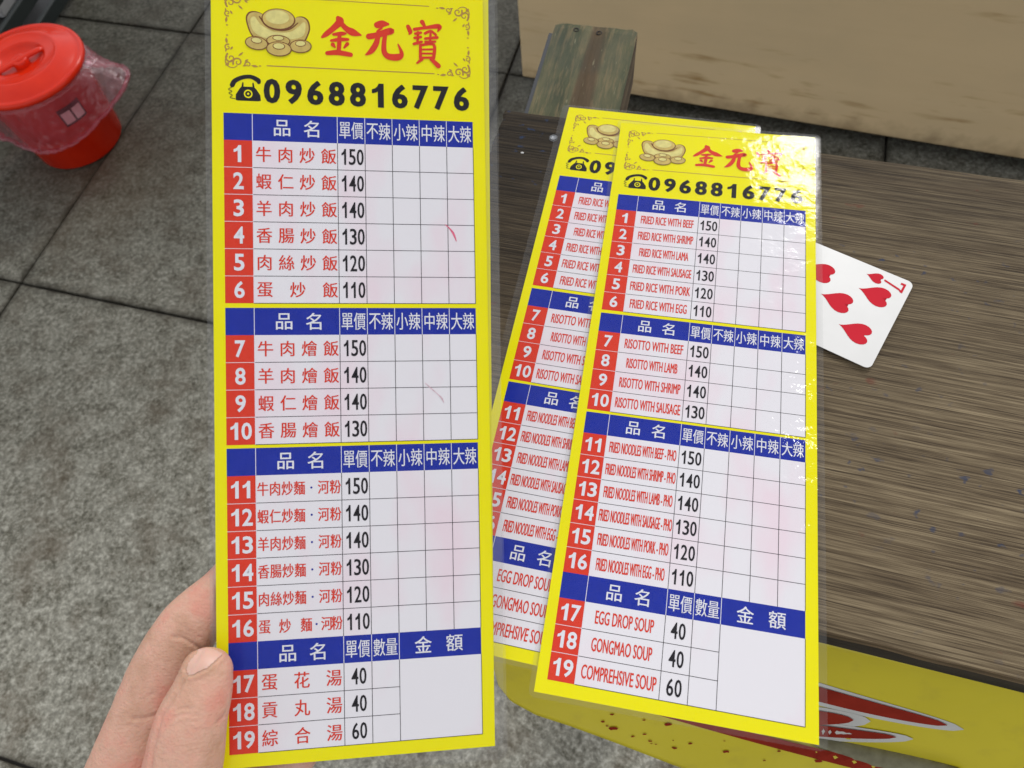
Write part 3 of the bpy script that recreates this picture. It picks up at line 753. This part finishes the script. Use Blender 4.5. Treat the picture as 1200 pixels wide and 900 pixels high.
    bao = [[(.02, .14, 1.5), (.08, .26, 1.7), (.05, .32, .6)], [(.42, .02, 1.8), (.48, .1, 1.2)], [(.2, .2, 1.3), (.5, .15, 1.2), (.9, .1, 1.9), (.86, .22, .5)],
           [(.22, .3, 1.0), (.38, .27, 1.0)], [(.2, .4, 1.0), (.38, .37, 1.0)], [(.18, .54, 1.1), (.4, .48, 1.0)], [(.3, .26, 1.0), (.28, .52, 1.0)],
           [(.5, .28, 1.1), (.66, .22, 1.0), (.8, .3, 1.0)], [(.5, .40, 1.0), (.84, .36, 1.2)], [(.66, .22, .9), (.64, .44, .9)], [(.5, .48, .9), (.78, .46, .9)],
           [(.36, .56, 1.1), (.36, .86, 1.2)], [(.36, .56, 1.0), (.74, .53, 1.2), (.73, .84, 1.3)], [(.38, .66, .8), (.7, .64, .8)], [(.38, .75, .8), (.7, .74, .8)], [(.36, .85, .9), (.72, .83, .9)],
           [(.4, .88, 1.3), (.26, .98, .7)], [(.66, .87, 1.4), (.86, 1.02, 1.9)]]
    ch(jin, 44.0, 13.2, 16.5, 16.8, 1.2); ch(yuan, 62.2, 13.2, 16.0, 17.0, 1.25); ch(bao, 79.6, 12.8, 15.0, 18.6, 1.12)
    parts.append(('brush_title', br.mesh('brush_title')))
    # gold ingots
    ig = Print()
    def ell(cx, cy, rx, ry, m, z, rot=0, n=26, a0=0, a1=2 * math.pi):
        pts = [(cx + rx * math.cos(a0 + (a1 - a0) * k / n) * math.cos(rot) - ry * math.sin(a0 + (a1 - a0) * k / n) * math.sin(rot),
                cy + rx * math.cos(a0 + (a1 - a0) * k / n) * math.sin(rot) + ry * math.sin(a0 + (a1 - a0) * k / n) * math.cos(rot)) for k in range(n)]
        ig.poly(pts, m, z)
    boat = [(16.4, 24.5), (16.2, 21.5), (17.5, 19.6), (20, 19.2), (22.5, 20.2), (24.5, 22.6), (28, 23.8), (32, 23.6), (34.5, 22), (36, 20.6), (38.5, 20.4), (40.4, 22), (41, 25), (40.3, 28), (38.3, 31.4), (33, 33), (27, 33.2), (21, 31.8), (18, 29)]
    cxb, cyb = 28.6, 26.5
    def smooth(pts, sub=4):
        n = len(pts); P_ = [Vector(p) for p in pts]; o = []
        for i in range(n):
            a, b_, c, d = P_[i - 1], P_[i], P_[(i + 1) % n], P_[(i + 2) % n]
            for k in range(sub):
                t = k / sub; o.append(tuple(.5 * ((2 * b_) + (c - a) * t + (2 * a - 5 * b_ + 4 * c - d) * t * t + (3 * b_ - a - 3 * c + d) * t ** 3)))
        return o
    sb = smooth(boat)
    ig.poly(sb, M_brown, Z1)
    ig.poly([(cxb + (x - cxb) * .955, cyb + (y_ - cyb) * .935) for x, y_ in sb], M_gold, Z2)
    ig.poly(smooth([(19, 27.5), (17.9, 23), (19.5, 21.5), (22, 24.8), (27, 27.4), (33, 27.2), (36.6, 24.6), (38.6, 22.6), (39.2, 25), (37.6, 29), (30, 30.6), (23, 30)]), M_gold2, Z3)
    ig.stroke([(21.4, 21.4, .5), (24, 25, .5), (28.4, 26.6, .6), (33, 26, .5), (36.2, 23.2, .4)], M_brown, Z4)
    ell(28.7, 22.2, 6.6, 4.6, M_brown, Z4 + .03); ell(28.7, 22.0, 6.1, 4.1, M_gold, Z4 + .06); ell(28.3, 21.3, 4.6, 2.9, M_gold2, Z4 + .09)
    for (cx, cy, rx, ry, tilt) in ((20.2, 32.6, 4.2, 2.6, .12), (37.2, 33.0, 4.1, 2.6, -.08), (28.6, 31.2, 4.4, 2.2, 0), (28.8, 34.6, 4.7, 2.9, 0)):
        z = Z4 + .12 + (.12 if cy > 34 else .0) + (.06 if 31 < cy < 32 else 0)
        ell(cx, cy, rx + .25, ry + .25, M_brown, z, tilt); ell(cx, cy, rx - .12, ry - .12, M_gold, z + .03, tilt)
        ell(cx, cy - 1.1, rx * .52, ry * .50, M_brown, z + .045, tilt); ell(cx, cy - 1.15, rx * .45, ry * .40, M_gold2, z + .06, tilt)
    ig.v = [(((x / MM) - 16.2) * 1.035 * MM + 13.8 * MM, ((y_ / MM) * 1.0 + 6.6) * MM, z_) for x, y_, z_ in ig.v]
    parts.append(('ingot_emblem', ig.mesh('ingot_emblem')))
    # corner scrolls and the two thin rules
    orn = Print()
    def spiral(cx, cy, r0, r1, a0, turns, w0, w1, z):
        n = 9; orn.stroke([(cx + (r0 + (r1 - r0) * k / n) * math.cos(a0 + turns * 2 * math.pi * k / n), cy + (r0 + (r1 - r0) * k / n) * math.sin(a0 + turns * 2 * math.pi * k / n), w0 + (w1 - w0) * k / n) for k in range(n + 1)], M_orn, z, 2)
    def corner(ox, oy, fx, fy):
        def q(x, y_): return ox + fx * x, oy + fy * y_
        def sp(cx, cy, r0, r1, a0, tr_, w0, w1, z):
            n = 9; pts = []
            for k in range(n + 1):
                a = a0 + tr_ * 2 * math.pi * k / n; r_ = r0 + (r1 - r0) * k / n
                x, y_ = q(cx + r_ * math.cos(a), cy + r_ * math.sin(a)); pts.append((x, y_, 1.5 * (w0 + (w1 - w0) * k / n)))
            orn.stroke(pts, M_orn, z, 2)
        sp(2.4, 3.6, 2.1, .4, 2.2, 1.2, .5, .25, Z1); sp(5.2, 2.0, 2.0, .4, 3.6, -1.2, .5, .25, Z1 + .03); sp(3.2, 2.2, 3.0, 2.4, 2.4, .5, .35, .2, Z1 + .06)
        sp(9.2, 1.2, 1.3, .3, 3.4, -1.1, .4, .2, Z1); sp(1.3, 8.0, 1.3, .3, 1.3, 1.1, .4, .2, Z1)
        for (x, y_, dx, dy, w_) in ((.4, .4, 1.4, 1.2, 1.1), (10.6, .8, 2.6, -.3, .8), (1.0, 9.6, -.3, 2.4, .8), (5.6, 4.6, 1.8, 1.6, .6), (8.0, 2.4, 1.4, .9, .6), (2.4, 7.0, .9, 1.4, .6), (1.6, 1.6, 1.6, 1.4, .5), (7.2, .5, 1.6, .3, .5), (.5, 6.0, .3, 1.6, .5)):
            a = q(x, y_); c = q(x + dx, y_ + dy); m_ = q(x + dx * .5, y_ + dy * .5)
            orn.stroke([(a[0], a[1], .15), (m_[0], m_[1], w_ * 1.3), (c[0], c[1], .1)], M_orn, Z2 + .04, 3)
        for (x, y_) in ((14.0, .8), (1.1, 13.0)):
            a = q(x, y_); orn.stroke([(a[0] - .2, a[1], .5), (a[0] + .2, a[1], .5)], M_orn, Z2, 1)
    corner(5.2, 6.0, 1, 1); corner(106.4, 6.0, -1, 1); corner(5.2, 36.2, 1, -1); corner(106.4, 36.2, -1, -1)
    orn.rect(21.8, 34.9, 90.8, 35.35, M_orn, Z1); orn.rect(21.5, 6.0, 89.0, 6.35, M_orn, Z1)
    parts.append(('corner_scrolls', orn.mesh('corner_scrolls')))
    # old dial telephone
    ph = Print()
    ph.poly([(9.6, 48.6), (9.7, 46.4), (11.2, 44.0), (12.0, 43.0), (17.0, 43.0), (18.0, 44.0), (19.6, 46.4), (19.8, 48.6), (18.8, 48.9), (10.4, 48.9)], M_line, Z1)
    ph.stroke([(8.3, 42.6, 2.0), (9.4, 40.8, 1.9), (12.6, 39.2, 1.7), (16, 38.9, 1.7), (18.7, 40.2, 2.0), (19.0, 41.0, 1.6)], M_line, Z2)
    ph.stroke([(12.6, 41.6, .6), (12.4, 43.2, .8)], M_line, Z3); ph.stroke([(16.7, 41.6, .6), (16.9, 43.2, .8)], M_line, Z3)
    def disc(r_, m, z): ph.poly([(14.7 + r_ * math.cos(a * .314), 46.0 + r_ * math.sin(a * .314)) for a in range(20)], m, z)
    disc(1.75, M_yel, Z3); disc(1.2, M_line, Z4); disc(.45, M_yel, Z4 + .04)
    ph.stroke([(8.0, 43.6, .3), (6.8, 44.4, .3), (8.2, 45.2, .3), (6.9, 46.0, .3), (8.3, 46.8, .3), (7.4, 47.8, .3), (9.4, 48.2, .3)], M_line, Z2)
    ph.v = [(x * .98, y_ - .0012, z_) for x, y_, z_ in ph.v]
    parts.append(('telephone_icon', ph.mesh('telephone_icon')))
    return parts

# clear laminating film
def film(name, milky, wav, seed, rough=.085, tint=.98, wrk=()):
    b = NB(name)
    tr = b.node('ShaderNodeBsdfTransparent', Color=(tint, tint, tint, 1)); gl = b.node('ShaderNodeBsdfGlossy', Color=(1, 1, 1, 1), Roughness=rough)
    df = b.node('ShaderNodeBsdfDiffuse', Color=(.62, .63, .62, 1))
    v = b.co(loc=(seed, seed * .7, 0)); o_ = b.co()
    n1 = b.noise(v, 330, 2, .5); n2 = b.noise(v, 52, 2, .45)
    hgt = b.math('ADD', b.math('MULTIPLY', n1, .20), b.math('MULTIPLY', n2, 1.3))
    # wrinkled spots where the film has lifted from the paper
    amt = wav * .10
    for (cx, cy, rx, ry, k_) in wrk:
        dv = b.n.new('ShaderNodeVectorMath'); dv.operation = 'SUBTRACT'; b.l.new(o_, dv.inputs[0]); dv.inputs[1].default_value = (cx * MM, -cy * MM, 0)
        d2_ = b.n.new('ShaderNodeVectorMath'); d2_.operation = 'MULTIPLY'; b.l.new(dv.outputs[0], d2_.inputs[0]); d2_.inputs[1].default_value = (1 / (rx * MM), 1 / (ry * MM), 0)
        ln = b.n.new('ShaderNodeVectorMath'); ln.operation = 'LENGTH'; b.l.new(d2_.outputs[0], ln.inputs[0])
        e_ = b.math('MAXIMUM', b.math('SUBTRACT', 1.0, ln.outputs['Value']), 0.0)
        amt = b.math('ADD', amt, b.math('MULTIPLY', e_, k_))
    hgt = b.math('MULTIPLY', hgt, amt)
    nb = b.bump(hgt, 1.0, .0012); b.l.new(nb, gl.inputs['Normal'])
    fr = b.node('ShaderNodeFresnel', IOR=1.26); b.l.new(nb, fr.inputs['Normal'])
    m1 = b.n.new('ShaderNodeMixShader')
    b.set(m1.inputs[0], b.math('MULTIPLY', b.ramp(b.noise(v, 130, 4), [(.3, g(.7)), (.7, g(1.2))]), milky))
    b.l.new(tr.outputs[0], m1.inputs[1]); b.l.new(df.outputs[0], m1.inputs[2])
    m2 = b.n.new('ShaderNodeMixShader'); b.l.new(b.thin(fr.outputs[0]), m2.inputs[0]); b.l.new(m1.outputs[0], m2.inputs[1]); b.l.new(gl.outputs[0], m2.inputs[2])
    b.l.new(m2.outputs[0], b.out.inputs[0]); return b.m
def laminate_mesh(name, l, t, r_, bt, seed, amp, curl):
    """film over the paper plus its welded clear border; margins in mm; returns the mesh (border faces use slot 1)"""
    x0, x1, y0, y1 = -l, PW + r_, -t, PH + bt; NX, NY = 36, 90
    xs_ = sorted({x0, 0.0, PW, x1} | {x0 + (x1 - x0) * k / NX for k in range(1, NX)}); ys_ = sorted({y0, 0.0, PH, y1} | {y0 + (y1 - y0) * k / NY for k in range(1, NY)})
    rc = 3.0; V, F, MI = [], [], []
    for x in xs_:
        for y_ in ys_:
            X, Y = x, y_
            # rounded corners
            dx = max(x0 + rc - X, X - (x1 - rc), 0); dy = max(y0 + rc - Y, Y - (y1 - rc), 0)
            if dx > 0 and dy > 0:
                d = math.hypot(dx, dy)
                if d > rc:
                    X = (x0 + rc - rc * dx / d) if X < x0 + rc else (x1 - rc + rc * dx / d); Y = (y0 + rc - rc * dy / d) if Y < y0 + rc else (y1 - rc + rc * dy / d)
            ins = 0 <= x <= PW and 0 <= y_ <= PH
            z = .62 if ins else .34
            z += amp * (noise.noise(Vector((x / 34 + seed, y_ / 40, seed))) * .5) + amp * .12 * noise.noise(Vector((x / 9 + seed, y_ / 9, seed)))
            z = max(z, .46 if ins else .1)
            V.append((X * MM, -Y * MM, z * MM))
    ny_ = len(ys_)
    for i in range(len(xs_) - 1):
        for j in range(ny_ - 1):
            a = i * ny_ + j; F.append((a + 1, a + ny_ + 1, a + ny_, a))
            cx, cy = (xs_[i] + xs_[i + 1]) / 2, (ys_[j] + ys_[j + 1]) / 2
            MI.append(0 if (0 < cx < PW and 0 < cy < PH) else 1)
    me = bpy.data.meshes.new(name); me.from_pydata(V, [], F); me.polygons.foreach_set('material_index', MI)
    for p in me.polygons: p.use_smooth = True
    me.update(); return me

parts_zh = print_parts('zh'); parts_en = print_parts('en')
M_back = flat('paper_back', (.70, .69, .66, 1), .6)
def menu(M, label, parts, margins, seed, wav=1.0, milky=.006, border=.035, amp=.5, wrk=()):
    root = empty('menu_card', M, label, 'menu', 'laminated yellow menu cards')
    for nm, me in parts: link(nm, me, (), root)
    bk = bpy.data.meshes.new('card_back'); 
    bk.from_pydata([(0, 0, -.0002), (PW * MM, 0, -.0002), (PW * MM, -PH * MM, -.0002), (0, -PH * MM, -.0002)], [], [(0, 1, 2, 3)])
    link('card_back', bk, [M_back], root)
    lm = link('laminate_film', laminate_mesh('laminate_film', *margins, seed, amp, 0), [film('clear_film', milky, wav, seed, wrk=wrk), film('clear_border', border, 1.5, seed + 1, .14, .95)], root)
    return root
# front English menu and the one half hidden beneath it
tl = at(728, 144, TOP + .0029)
menu(frame(tl, R(-17.75)), 'English menu lying on top at the right, wholly in view over the playing card', parts_en, (2.2, 2.0, 3.2, 2.2), 3.3, 1.0, wrk=((98, 26, 44, 50, .75), (108, 212, 30, 78, 3.0), (40, 8, 60, 14, .4), (98, 120, 26, 60, .4)))
tl2 = at(667, 125.6, TOP + .0012)
menu(frame(tl2, R(-20.0)), 'English menu half hidden under another one, only its left strip showing', parts_en, (4.0, 1.6, 3.0, 2.0), 8.1, .8)
# held menu: plane recovered from its four printed corners
DH = .3033
nrm = Vector((-.1541, -.0515, -.9867))          # camera space (y up, looking along -z)
def heldp(px, py, off=0.0):
    """point on the held card's plane (camera space), moved off metres towards the viewer"""
    p = Vector(((px - 600) / FPX, -(py - 450) / FPX, -1)); return p * ((DH - off) / p.dot(nrm))
rv = Vector((-.022209, .146569, .015817)); RH3 = Matrix.Rotation(rv.length, 3, rv.normalized())
hx, hy, hz = RH3.col[0].copy(), RH3.col[1].copy(), RH3.col[2].copy()
SC = .97
hcen = Vector((-65.006, -12.895, -305.077)) * SC * MM
nrm = -hz; DH = hcen.dot(nrm)
MHc = Matrix.Translation(CAM) @ CM.to_4x4() @ Matrix.Translation(hcen) @ RH3.to_4x4() @ Matrix.Scale(SC, 4) @ Matrix.Translation(Vector((-56, 180, 0)) * MM)
held = menu(MHc, 'Chinese menu held up in the hand at the left, largest of the cards', parts_zh, (2.4, 2.2, 5.2, 5.6), 5.2, .7, .006, .06, wrk=((60, 6, 80, 12, 2.0), (105, 110, 30, 60, 1.2), (100, 20, 20, 50, 1.2)))
# marker smudges on it
sm = Print()
sm.stroke([(94.4, 99.8, .25), (96.2, 101.4, .55), (97.8, 103.6, .9), (99.0, 106.8, .35)], M_pink, Z3)
link('marker_smudge', sm.mesh('marker_smudge'), (), held)
sm = Print(); sm.stroke([(85.0, 167.2, .3), (87.6, 169.6, .5), (89.6, 171.4, .3), (91.6, 173.4, .7), (92.6, 175.4, .3)], M_pale, Z3)
link('marker_smudge', sm.mesh('marker_smudge'), (), held)
# the second card held right behind it, peeking out along the right edge
MH2 = MHc @ Matrix.Translation((.0026, .0012, -.0011)) @ Matrix.Rotation(R(-.48), 4, 'Z')
held2 = menu(MH2, 'menu held directly behind the Chinese one, showing as a thin yellow edge', parts_zh, (2.0, 2.0, 4.0, 0.8), 9.4, .7, .006, .05)

# ------------------------------------------------------------------ playing card
M_pc = NB('card_stock'); M_pc.P(Base_Color=M_pc.ramp(M_pc.noise(M_pc.co(), 50), [(.3, (.64, .635, .61)), (.7, (.68, .675, .65))]), Roughness=.38); M_pc = M_pc.m
M_heart = flat('red_card_ink', (.58, .03, .045, 1), .4, .05)
CWp, CLp = .0590, .089
c1, c2 = at(1072, 331, TOP + .0024), at(1019, 434, TOP + .0024)   # the short end that shows
dy_ = (c1 - c2).normalized(); dx_ = Vector((dy_.y, -dy_.x, 0)).normalized()
if dx_.dot(Vector((1, 0, 0))) < 0: dx_ = -dx_
cc = (c1 + c2) / 2
MC = Matrix.Translation(Vector((cc.x, cc.y, TOP + .0024))) @ Matrix((dx_, dy_, dx_.cross(dy_))).transposed().to_4x4() @ Matrix.Rotation(R(-1.15), 4, 'Y')
card = empty('playing_card', MC, 'seven of hearts playing card sticking out from under the right menu', 'playing card')
bm = bmesh.new(); w2 = CWp / 2; rr = .0032
out = []
for cx, cy, a0 in ((-rr, w2 - rr, 0), (-CLp + rr, w2 - rr, 90), (-CLp + rr, -w2 + rr, 180), (-rr, -w2 + rr, 270)):
    for k in range(7): a = R(a0 + 15 * k); out.append((cx + rr * math.cos(a), cy + rr * math.sin(a)))
def card_z(x): return 0.0
vs_ = [bm.verts.new((x, y, card_z(x))) for x, y in out]; f = bm.faces.new(vs_)
bmesh.ops.triangulate(bm, faces=[f]); bmesh.ops.subdivide_edges(bm, edges=[e for e in bm.edges if e.calc_length() > .02], cuts=3); bmesh.ops.triangulate(bm, faces=bm.faces[:])
for v in bm.verts: v.co.z = card_z(v.co.x)
me = bm_mesh(bm, 'card_face'); cf = link('card_face', me, [M_pc], card); md = cf.modifiers.new('t', 'SOLIDIFY'); md.thickness = .0003; md.offset = -1
def heart(cx, cy, s_, flip=1):
    """tip pointing along -x when flip = 1"""
    pts = []
    for k in range(36):
        t = 2 * math.pi * k / 36; hx_ = 16 * math.sin(t) ** 3; hy_ = 13 * math.cos(t) - 5 * math.cos(2 * t) - 2 * math.cos(3 * t) - math.cos(4 * t)
        pts.append((cx + flip * (hy_ + 3) / 30 * s_ * 1.32, cy + hx_ / 32 * s_))
    return pts
def card_print(name, pts, z=.0001):
    bm = bmesh.new(); f = bm.faces.new([bm.verts.new((x, y, card_z(x) + z)) for x, y in pts])
    bmesh.ops.triangulate(bm, faces=[f])
    for f in bm.faces:
        f.normal_update()
        if f.normal.z < 0: f.normal_flip()
    return link(name, bm_mesh(bm, name), [M_heart], card)
hs_ = .0124
for (x, y, fl) in ((-.0150, .0128, 1), (-.0150, -.0128, 1), (-.0297, .0, 1), (-.0445, .0128, 1), (-.0445, -.0128, 1), (-.0740, .0128, -1), (-.0740, -.0128, -1)):
    card_print('heart', heart(x, y, hs_, fl))
# corner index: 7 with a small heart, both ends
def index(sx, sy):
    card_print('small_heart', heart(sx * -.0110, sy * .0245, .0058, sx if False else (1 if sx > 0 else -1)), .00012) if False else None
for fl in (1, -1):
    ox = 0 if fl == 1 else -CLp
    X = lambda u: ox - fl * u
    card_print('small_heart', heart(X(.0185), fl * .0232, .0066, fl))
    # digit 7: its top faces the near short end
    seven = [(.0030, .0266), (.0030, .0204), (.0040, .0204), (.0050, .0213), (.0134, .0234), (.0134, .0245), (.0050, .0225), (.0041, .0218), (.0041, .0253), (.0056, .0253), (.0056, .0266)]
    seven = [(X(u), fl * v) for u, v in seven]
    card_print('number_seven', seven)

# ------------------------------------------------------------------ the hand
def H(px, py, z):                    # z: mm towards the viewer from the held card's plane
    return heldp(px, py, z * MM)
bm = bmesh.new()
def limb(pts, n=20):
    # smooth interpolation of (px, py, z, ra, rb)
    P_ = [Vector(tuple(H(p[0], p[1], p[2])) + (p[3] * MM,)) for p in pts]; Q = [p[4] * MM if len(p) > 4 else p[3] * MM for p in pts]
    C, RR = [], []
    for i in range(len(P_) - 1):
        a, b_, c, d = P_[max(i - 1, 0)], P_[i], P_[i + 1], P_[min(i + 2, len(P_) - 1)]
        for k in range(5):
            t = k / 5; o = .5 * ((2 * b_) + (c - a) * t + (2 * a - 5 * b_ + 4 * c - d) * t * t + (3 * b_ - a - 3 * c + d) * t ** 3)
            C.append(Vector(o[:3])); RR.append((o[3], Q[i] + (Q[i + 1] - Q[i]) * t))
    C.append(Vector(P_[-1][:3])); RR.append((P_[-1][3], Q[-1]))
    # rounded tip
    t = (C[-1] - C[-2]).normalized(); r0 = RR[-1]; e = C[-1]
    for k in range(1, 6):
        a = math.pi / 2 * k / 5.3; C.append(e + t * math.sin(a) * (r0[0] + r0[1]) / 2 * .95); RR.append((r0[0] * math.cos(a), r0[1] * math.cos(a)))
    # rings: 'a' axis = card normal
    ring0 = None
    N = 24; rings = []
    for i, c in enumerate(C):
        t = (C[min(i + 1, len(C) - 1)] - C[max(i - 1, 0)]).normalized(); az = (hz - t * hz.dot(t)).normalized(); bz = t.cross(az)
        rings.append([bm.verts.new(c + az * (math.cos(k * 2 * math.pi / N) * RR[i][0]) + bz * (math.sin(k * 2 * math.pi / N) * RR[i][1])) for k in range(N)])
    for r0, r1 in zip(rings, rings[1:]):
        for k in range(N): bm.faces.new((r0[k], r0[(k + 1) % N], r1[(k + 1) % N], r1[k]))
    bm.faces.new(rings[0][::-1]); bm.faces.new(rings[-1])
# (px, py, z, radius across the card's depth, radius across the picture)
limb([(150, 1090, -4, 15, 17), (195, 985, 3, 14.5, 15.5), (214, 900, 9.5, 13, 14.4), (223, 850, 11, 11.5, 13.2), (236, 812, 10.4, 10, 11.2), (243, 786, 9.4, 8.6, 9.4)])     # thumb
limb([(60, 1060, -20, 14, 15), (124, 950, -16, 13.5, 15), (163, 862, -13.5, 12.6, 14.4), (194, 785, -12, 11.6, 13.6), (223, 733, -11, 10.6, 12.2), (262, 690, -10.4, 8.8, 9.4), (290, 652, -9.8, 7.6, 7.6)])  # index
limb([(80, 1090, -27, 13, 14), (160, 985, -27, 12, 13), (235, 900, -24, 10.5, 10.8), (300, 830, -15, 9.2, 9.2), (345, 786, -11, 7.8, 7.8)])       # middle
limb([(110, 1110, -30, 12, 13), (200, 1020, -29, 11, 12), (275, 950, -22, 9.6, 9.8), (325, 905, -13.5, 8.6, 8.8), (352, 884, -11, 7.2, 7.4)])  # ring
limb([(150, 1130, -30, 10, 11), (230, 1060, -27, 9, 10), (300, 990, -20, 8, 8.4), (345, 955, -13, 7, 7), (372, 935, -10.5, 6, 6)])            # little
limb([(40, 1230, -20, 17, 26), (70, 1130, -20, 16, 30), (120, 1050, -17, 14, 26), (150, 1000, -14, 10, 18)])                            # palm
limb([(175, 1080, -12, 12, 17), (176, 1000, -8, 9, 12), (180, 945, -5, 6, 8)])                                     # web between thumb and index
limb([(-60, 1480, -22, 20, 27), (-15, 1360, -22, 19, 26), (40, 1220, -21, 18, 28), (80, 1130, -19, 15, 27)])                           # wrist
me0 = bm_mesh(bm, 'hand_base')
tmp = bpy.data.objects.new('tmp', me0); col.objects.link(tmp)
rm = tmp.modifiers.new('r', 'REMESH'); rm.mode = 'VOXEL'; rm.voxel_size = .0007; rm.use_smooth_shade = True
smm = tmp.modifiers.new('s', 'SMOOTH'); smm.factor = .5; smm.iterations = 8
bpy.context.view_layer.update()
hm = bpy.data.meshes.new_from_object(tmp.evaluated_get(bpy.context.evaluated_depsgraph_get())); hm.name = 'hand'
bpy.data.objects.remove(tmp)
# creases and nail bed, carved where the photograph shows them (local hand surface)
def seg_d(x, y, pl):
    best = 1e9
    for (x0, y0), (x1, y1) in zip(pl, pl[1:]):
        dx, dy = x1 - x0, y1 - y0; t = max(0, min(1, ((x - x0) * dx + (y - y0) * dy) / (dx * dx + dy * dy)))
        best = min(best, math.hypot(x - x0 - dx * t, y - y0 - dy * t))
    return best
def inpoly(x, y, pl):
    c = False; j = len(pl) - 1
    for i in range(len(pl)):
        if (pl[i][1] > y) != (pl[j][1] > y) and x < (pl[j][0] - pl[i][0]) * (y - pl[i][1]) / (pl[j][1] - pl[i][1]) + pl[i][0]: c = not c
        j = i
    return c
creases = [([(203, 746), (213, 747), (224, 753), (233, 758)], 1.0, 2.2, -1), ([(208, 741), (220, 744), (230, 750)], .4, 2.0, -1),
           ([(155, 842), (168, 842), (184, 838)], .7, 2.4, -1), ([(150, 850), (160, 853)], .3, 2, -1),
           ([(204, 833), (216, 829), (228, 830)], .4, 1.6, 1), ([(202, 841), (216, 837), (232, 838)], .4, 1.8, 1), ([(207, 848), (222, 845), (234, 846)], .3, 1.6, 1),
           ([(256, 846), (264, 838), (270, 828)], .5, 2.0, 1), ([(236, 761), (220, 786), (207, 812), (188, 840), (178, 880), (172, 935)], .9, 2.4, 0), ([(222, 800), (232, 797), (243, 790), (252, 781)], .25, 1.5, 1),
           ([(199, 852), (214, 850), (228, 855)], .2, 1.5, 1), ([(214, 735), (226, 741), (236, 748)], .3, 1.6, -1), ([(168, 820), (180, 812)], .25, 2.0, -1)]
nail = [(218, 793), (216, 784), (222, 772), (232, 761), (244, 754), (256, 752), (265, 757), (263, 767), (254, 776), (243, 785), (234, 789), (226, 792)]
def px_of(v): return 600 + FPX * v.x / -v.z, 450 - FPX * v.y / -v.z
hm.calc_loop_triangles()
norms = [v.normal.copy() for v in hm.vertices]
data = []
for v in hm.vertices:
    x, y = px_of(v.co); n = norms[v.index]; side = (v.co.dot(nrm) < DH)   # True: viewer side of the card
    d = 0
    if n.z > .1 and y < 940:
        for pl, dep, wd, sd_ in creases:
            if sd_ == 0 or (sd_ > 0) == side:
                q_ = seg_d(x, y, pl)
                if q_ < wd * 3: d -= dep * math.exp(-(q_ / wd) ** 2)
        if side:
            e = seg_d(x, y, nail + nail[:1]); ins = inpoly(x, y, nail)
            if ins: d -= .38 * min(1, e / 1.5)
            elif e < 6: d += .34 * math.exp(-((e - 2.6) / 2.2) ** 2)
        d += .18 * noise.noise(v.co * 200) + .05 * noise.noise(v.co * 900)
    data.append(d)
for v, d in zip(hm.vertices, data): v.co += norms[v.index] * d * MM
# keep skin out of the card: flatten what would poke through it
for v in hm.vertices:
    s_ = DH - v.co.dot(nrm)            # signed height over the card plane (+ viewer)
    x, y = px_of(v.co)
    if x > 252 and y < 893:
        if 0 <= s_ < .0013 and norms[v.index].dot(hz) < .3: v.co += hz * (.0013 - s_)
        if -.0025 < s_ < 0: v.co += hz * (-.0025 - s_)
b = NB('skin'); big = b.noise(b.co(), 42, 4, .6); fin = b.noise(b.co(), 420, 3)
c = b.ramp(big, [(.32, (.52, .30, .195)), (.5, (.65, .38, .275)), (.66, (.68, .29, .215))])
vo = b.node('ShaderNodeTexVoronoi', Scale=900.0); b.l.new(b.co(), vo.inputs['Vector'])
b.P(Base_Color=b.mix(b.ramp(fin, [(.4, g(0)), (.8, g(.25))]), c, (.55, .27, .19, 1)), Roughness=.48, Subsurface_Weight=.35, Subsurface_Scale=.006, Specular_IOR_Level=.4)
b.p.inputs['Subsurface Radius'].default_value = (1, .35, .2)
fold_ = b.noise(b.co((420, 900, 300), rot=(0, 0, R(-32))), 1, 3, .6)
b.l.new(b.bump(b.math('ADD', b.math('MULTIPLY', fold_, 1.6), b.math('ADD', vo.outputs[0], b.math('MULTIPLY', fin, .8))), .4, .0005), b.p.inputs['Normal']); M_skin = b.m
hand = link('hand', hm, [M_skin], label='bare left hand pinching the Chinese menu between thumb and fingers', category='hand')
for p in hm.polygons: p.use_smooth = True
hand.matrix_world = Matrix.Translation(CAM) @ CM.to_4x4()
# thumbnail
V, F, idx = [], [], {}
for p in hm.polygons:
    co = [hm.vertices[i].co for i in p.vertices]
    if all((c_.dot(nrm) < DH) and inpoly(*px_of(c_), nail) for c_ in co) and norms[p.vertices[0]].z > 0:
        f = []
        for i in p.vertices:
            if i not in idx: idx[i] = len(V); V.append(hm.vertices[i].co + norms[i] * .0002)
            f.append(idx[i])
        F.append(f)
nm_ = bpy.data.meshes.new('thumbnail'); nm_.from_pydata(V, [], F)
for p in nm_.polygons: p.use_smooth = True
b = NB('nail_plate'); b.P(Base_Color=b.ramp(b.noise(b.co(), 120), [(.3, (.66, .40, .31)), (.7, (.70, .44, .35))]), Roughness=.36, Subsurface_Weight=.3, Subsurface_Scale=.003)
b.p.inputs['Roughness'].default_value = .45
tn = link('thumbnail', nm_, [b.m], hand)
md = tn.modifiers.new('s', 'SMOOTH'); md.iterations = 8
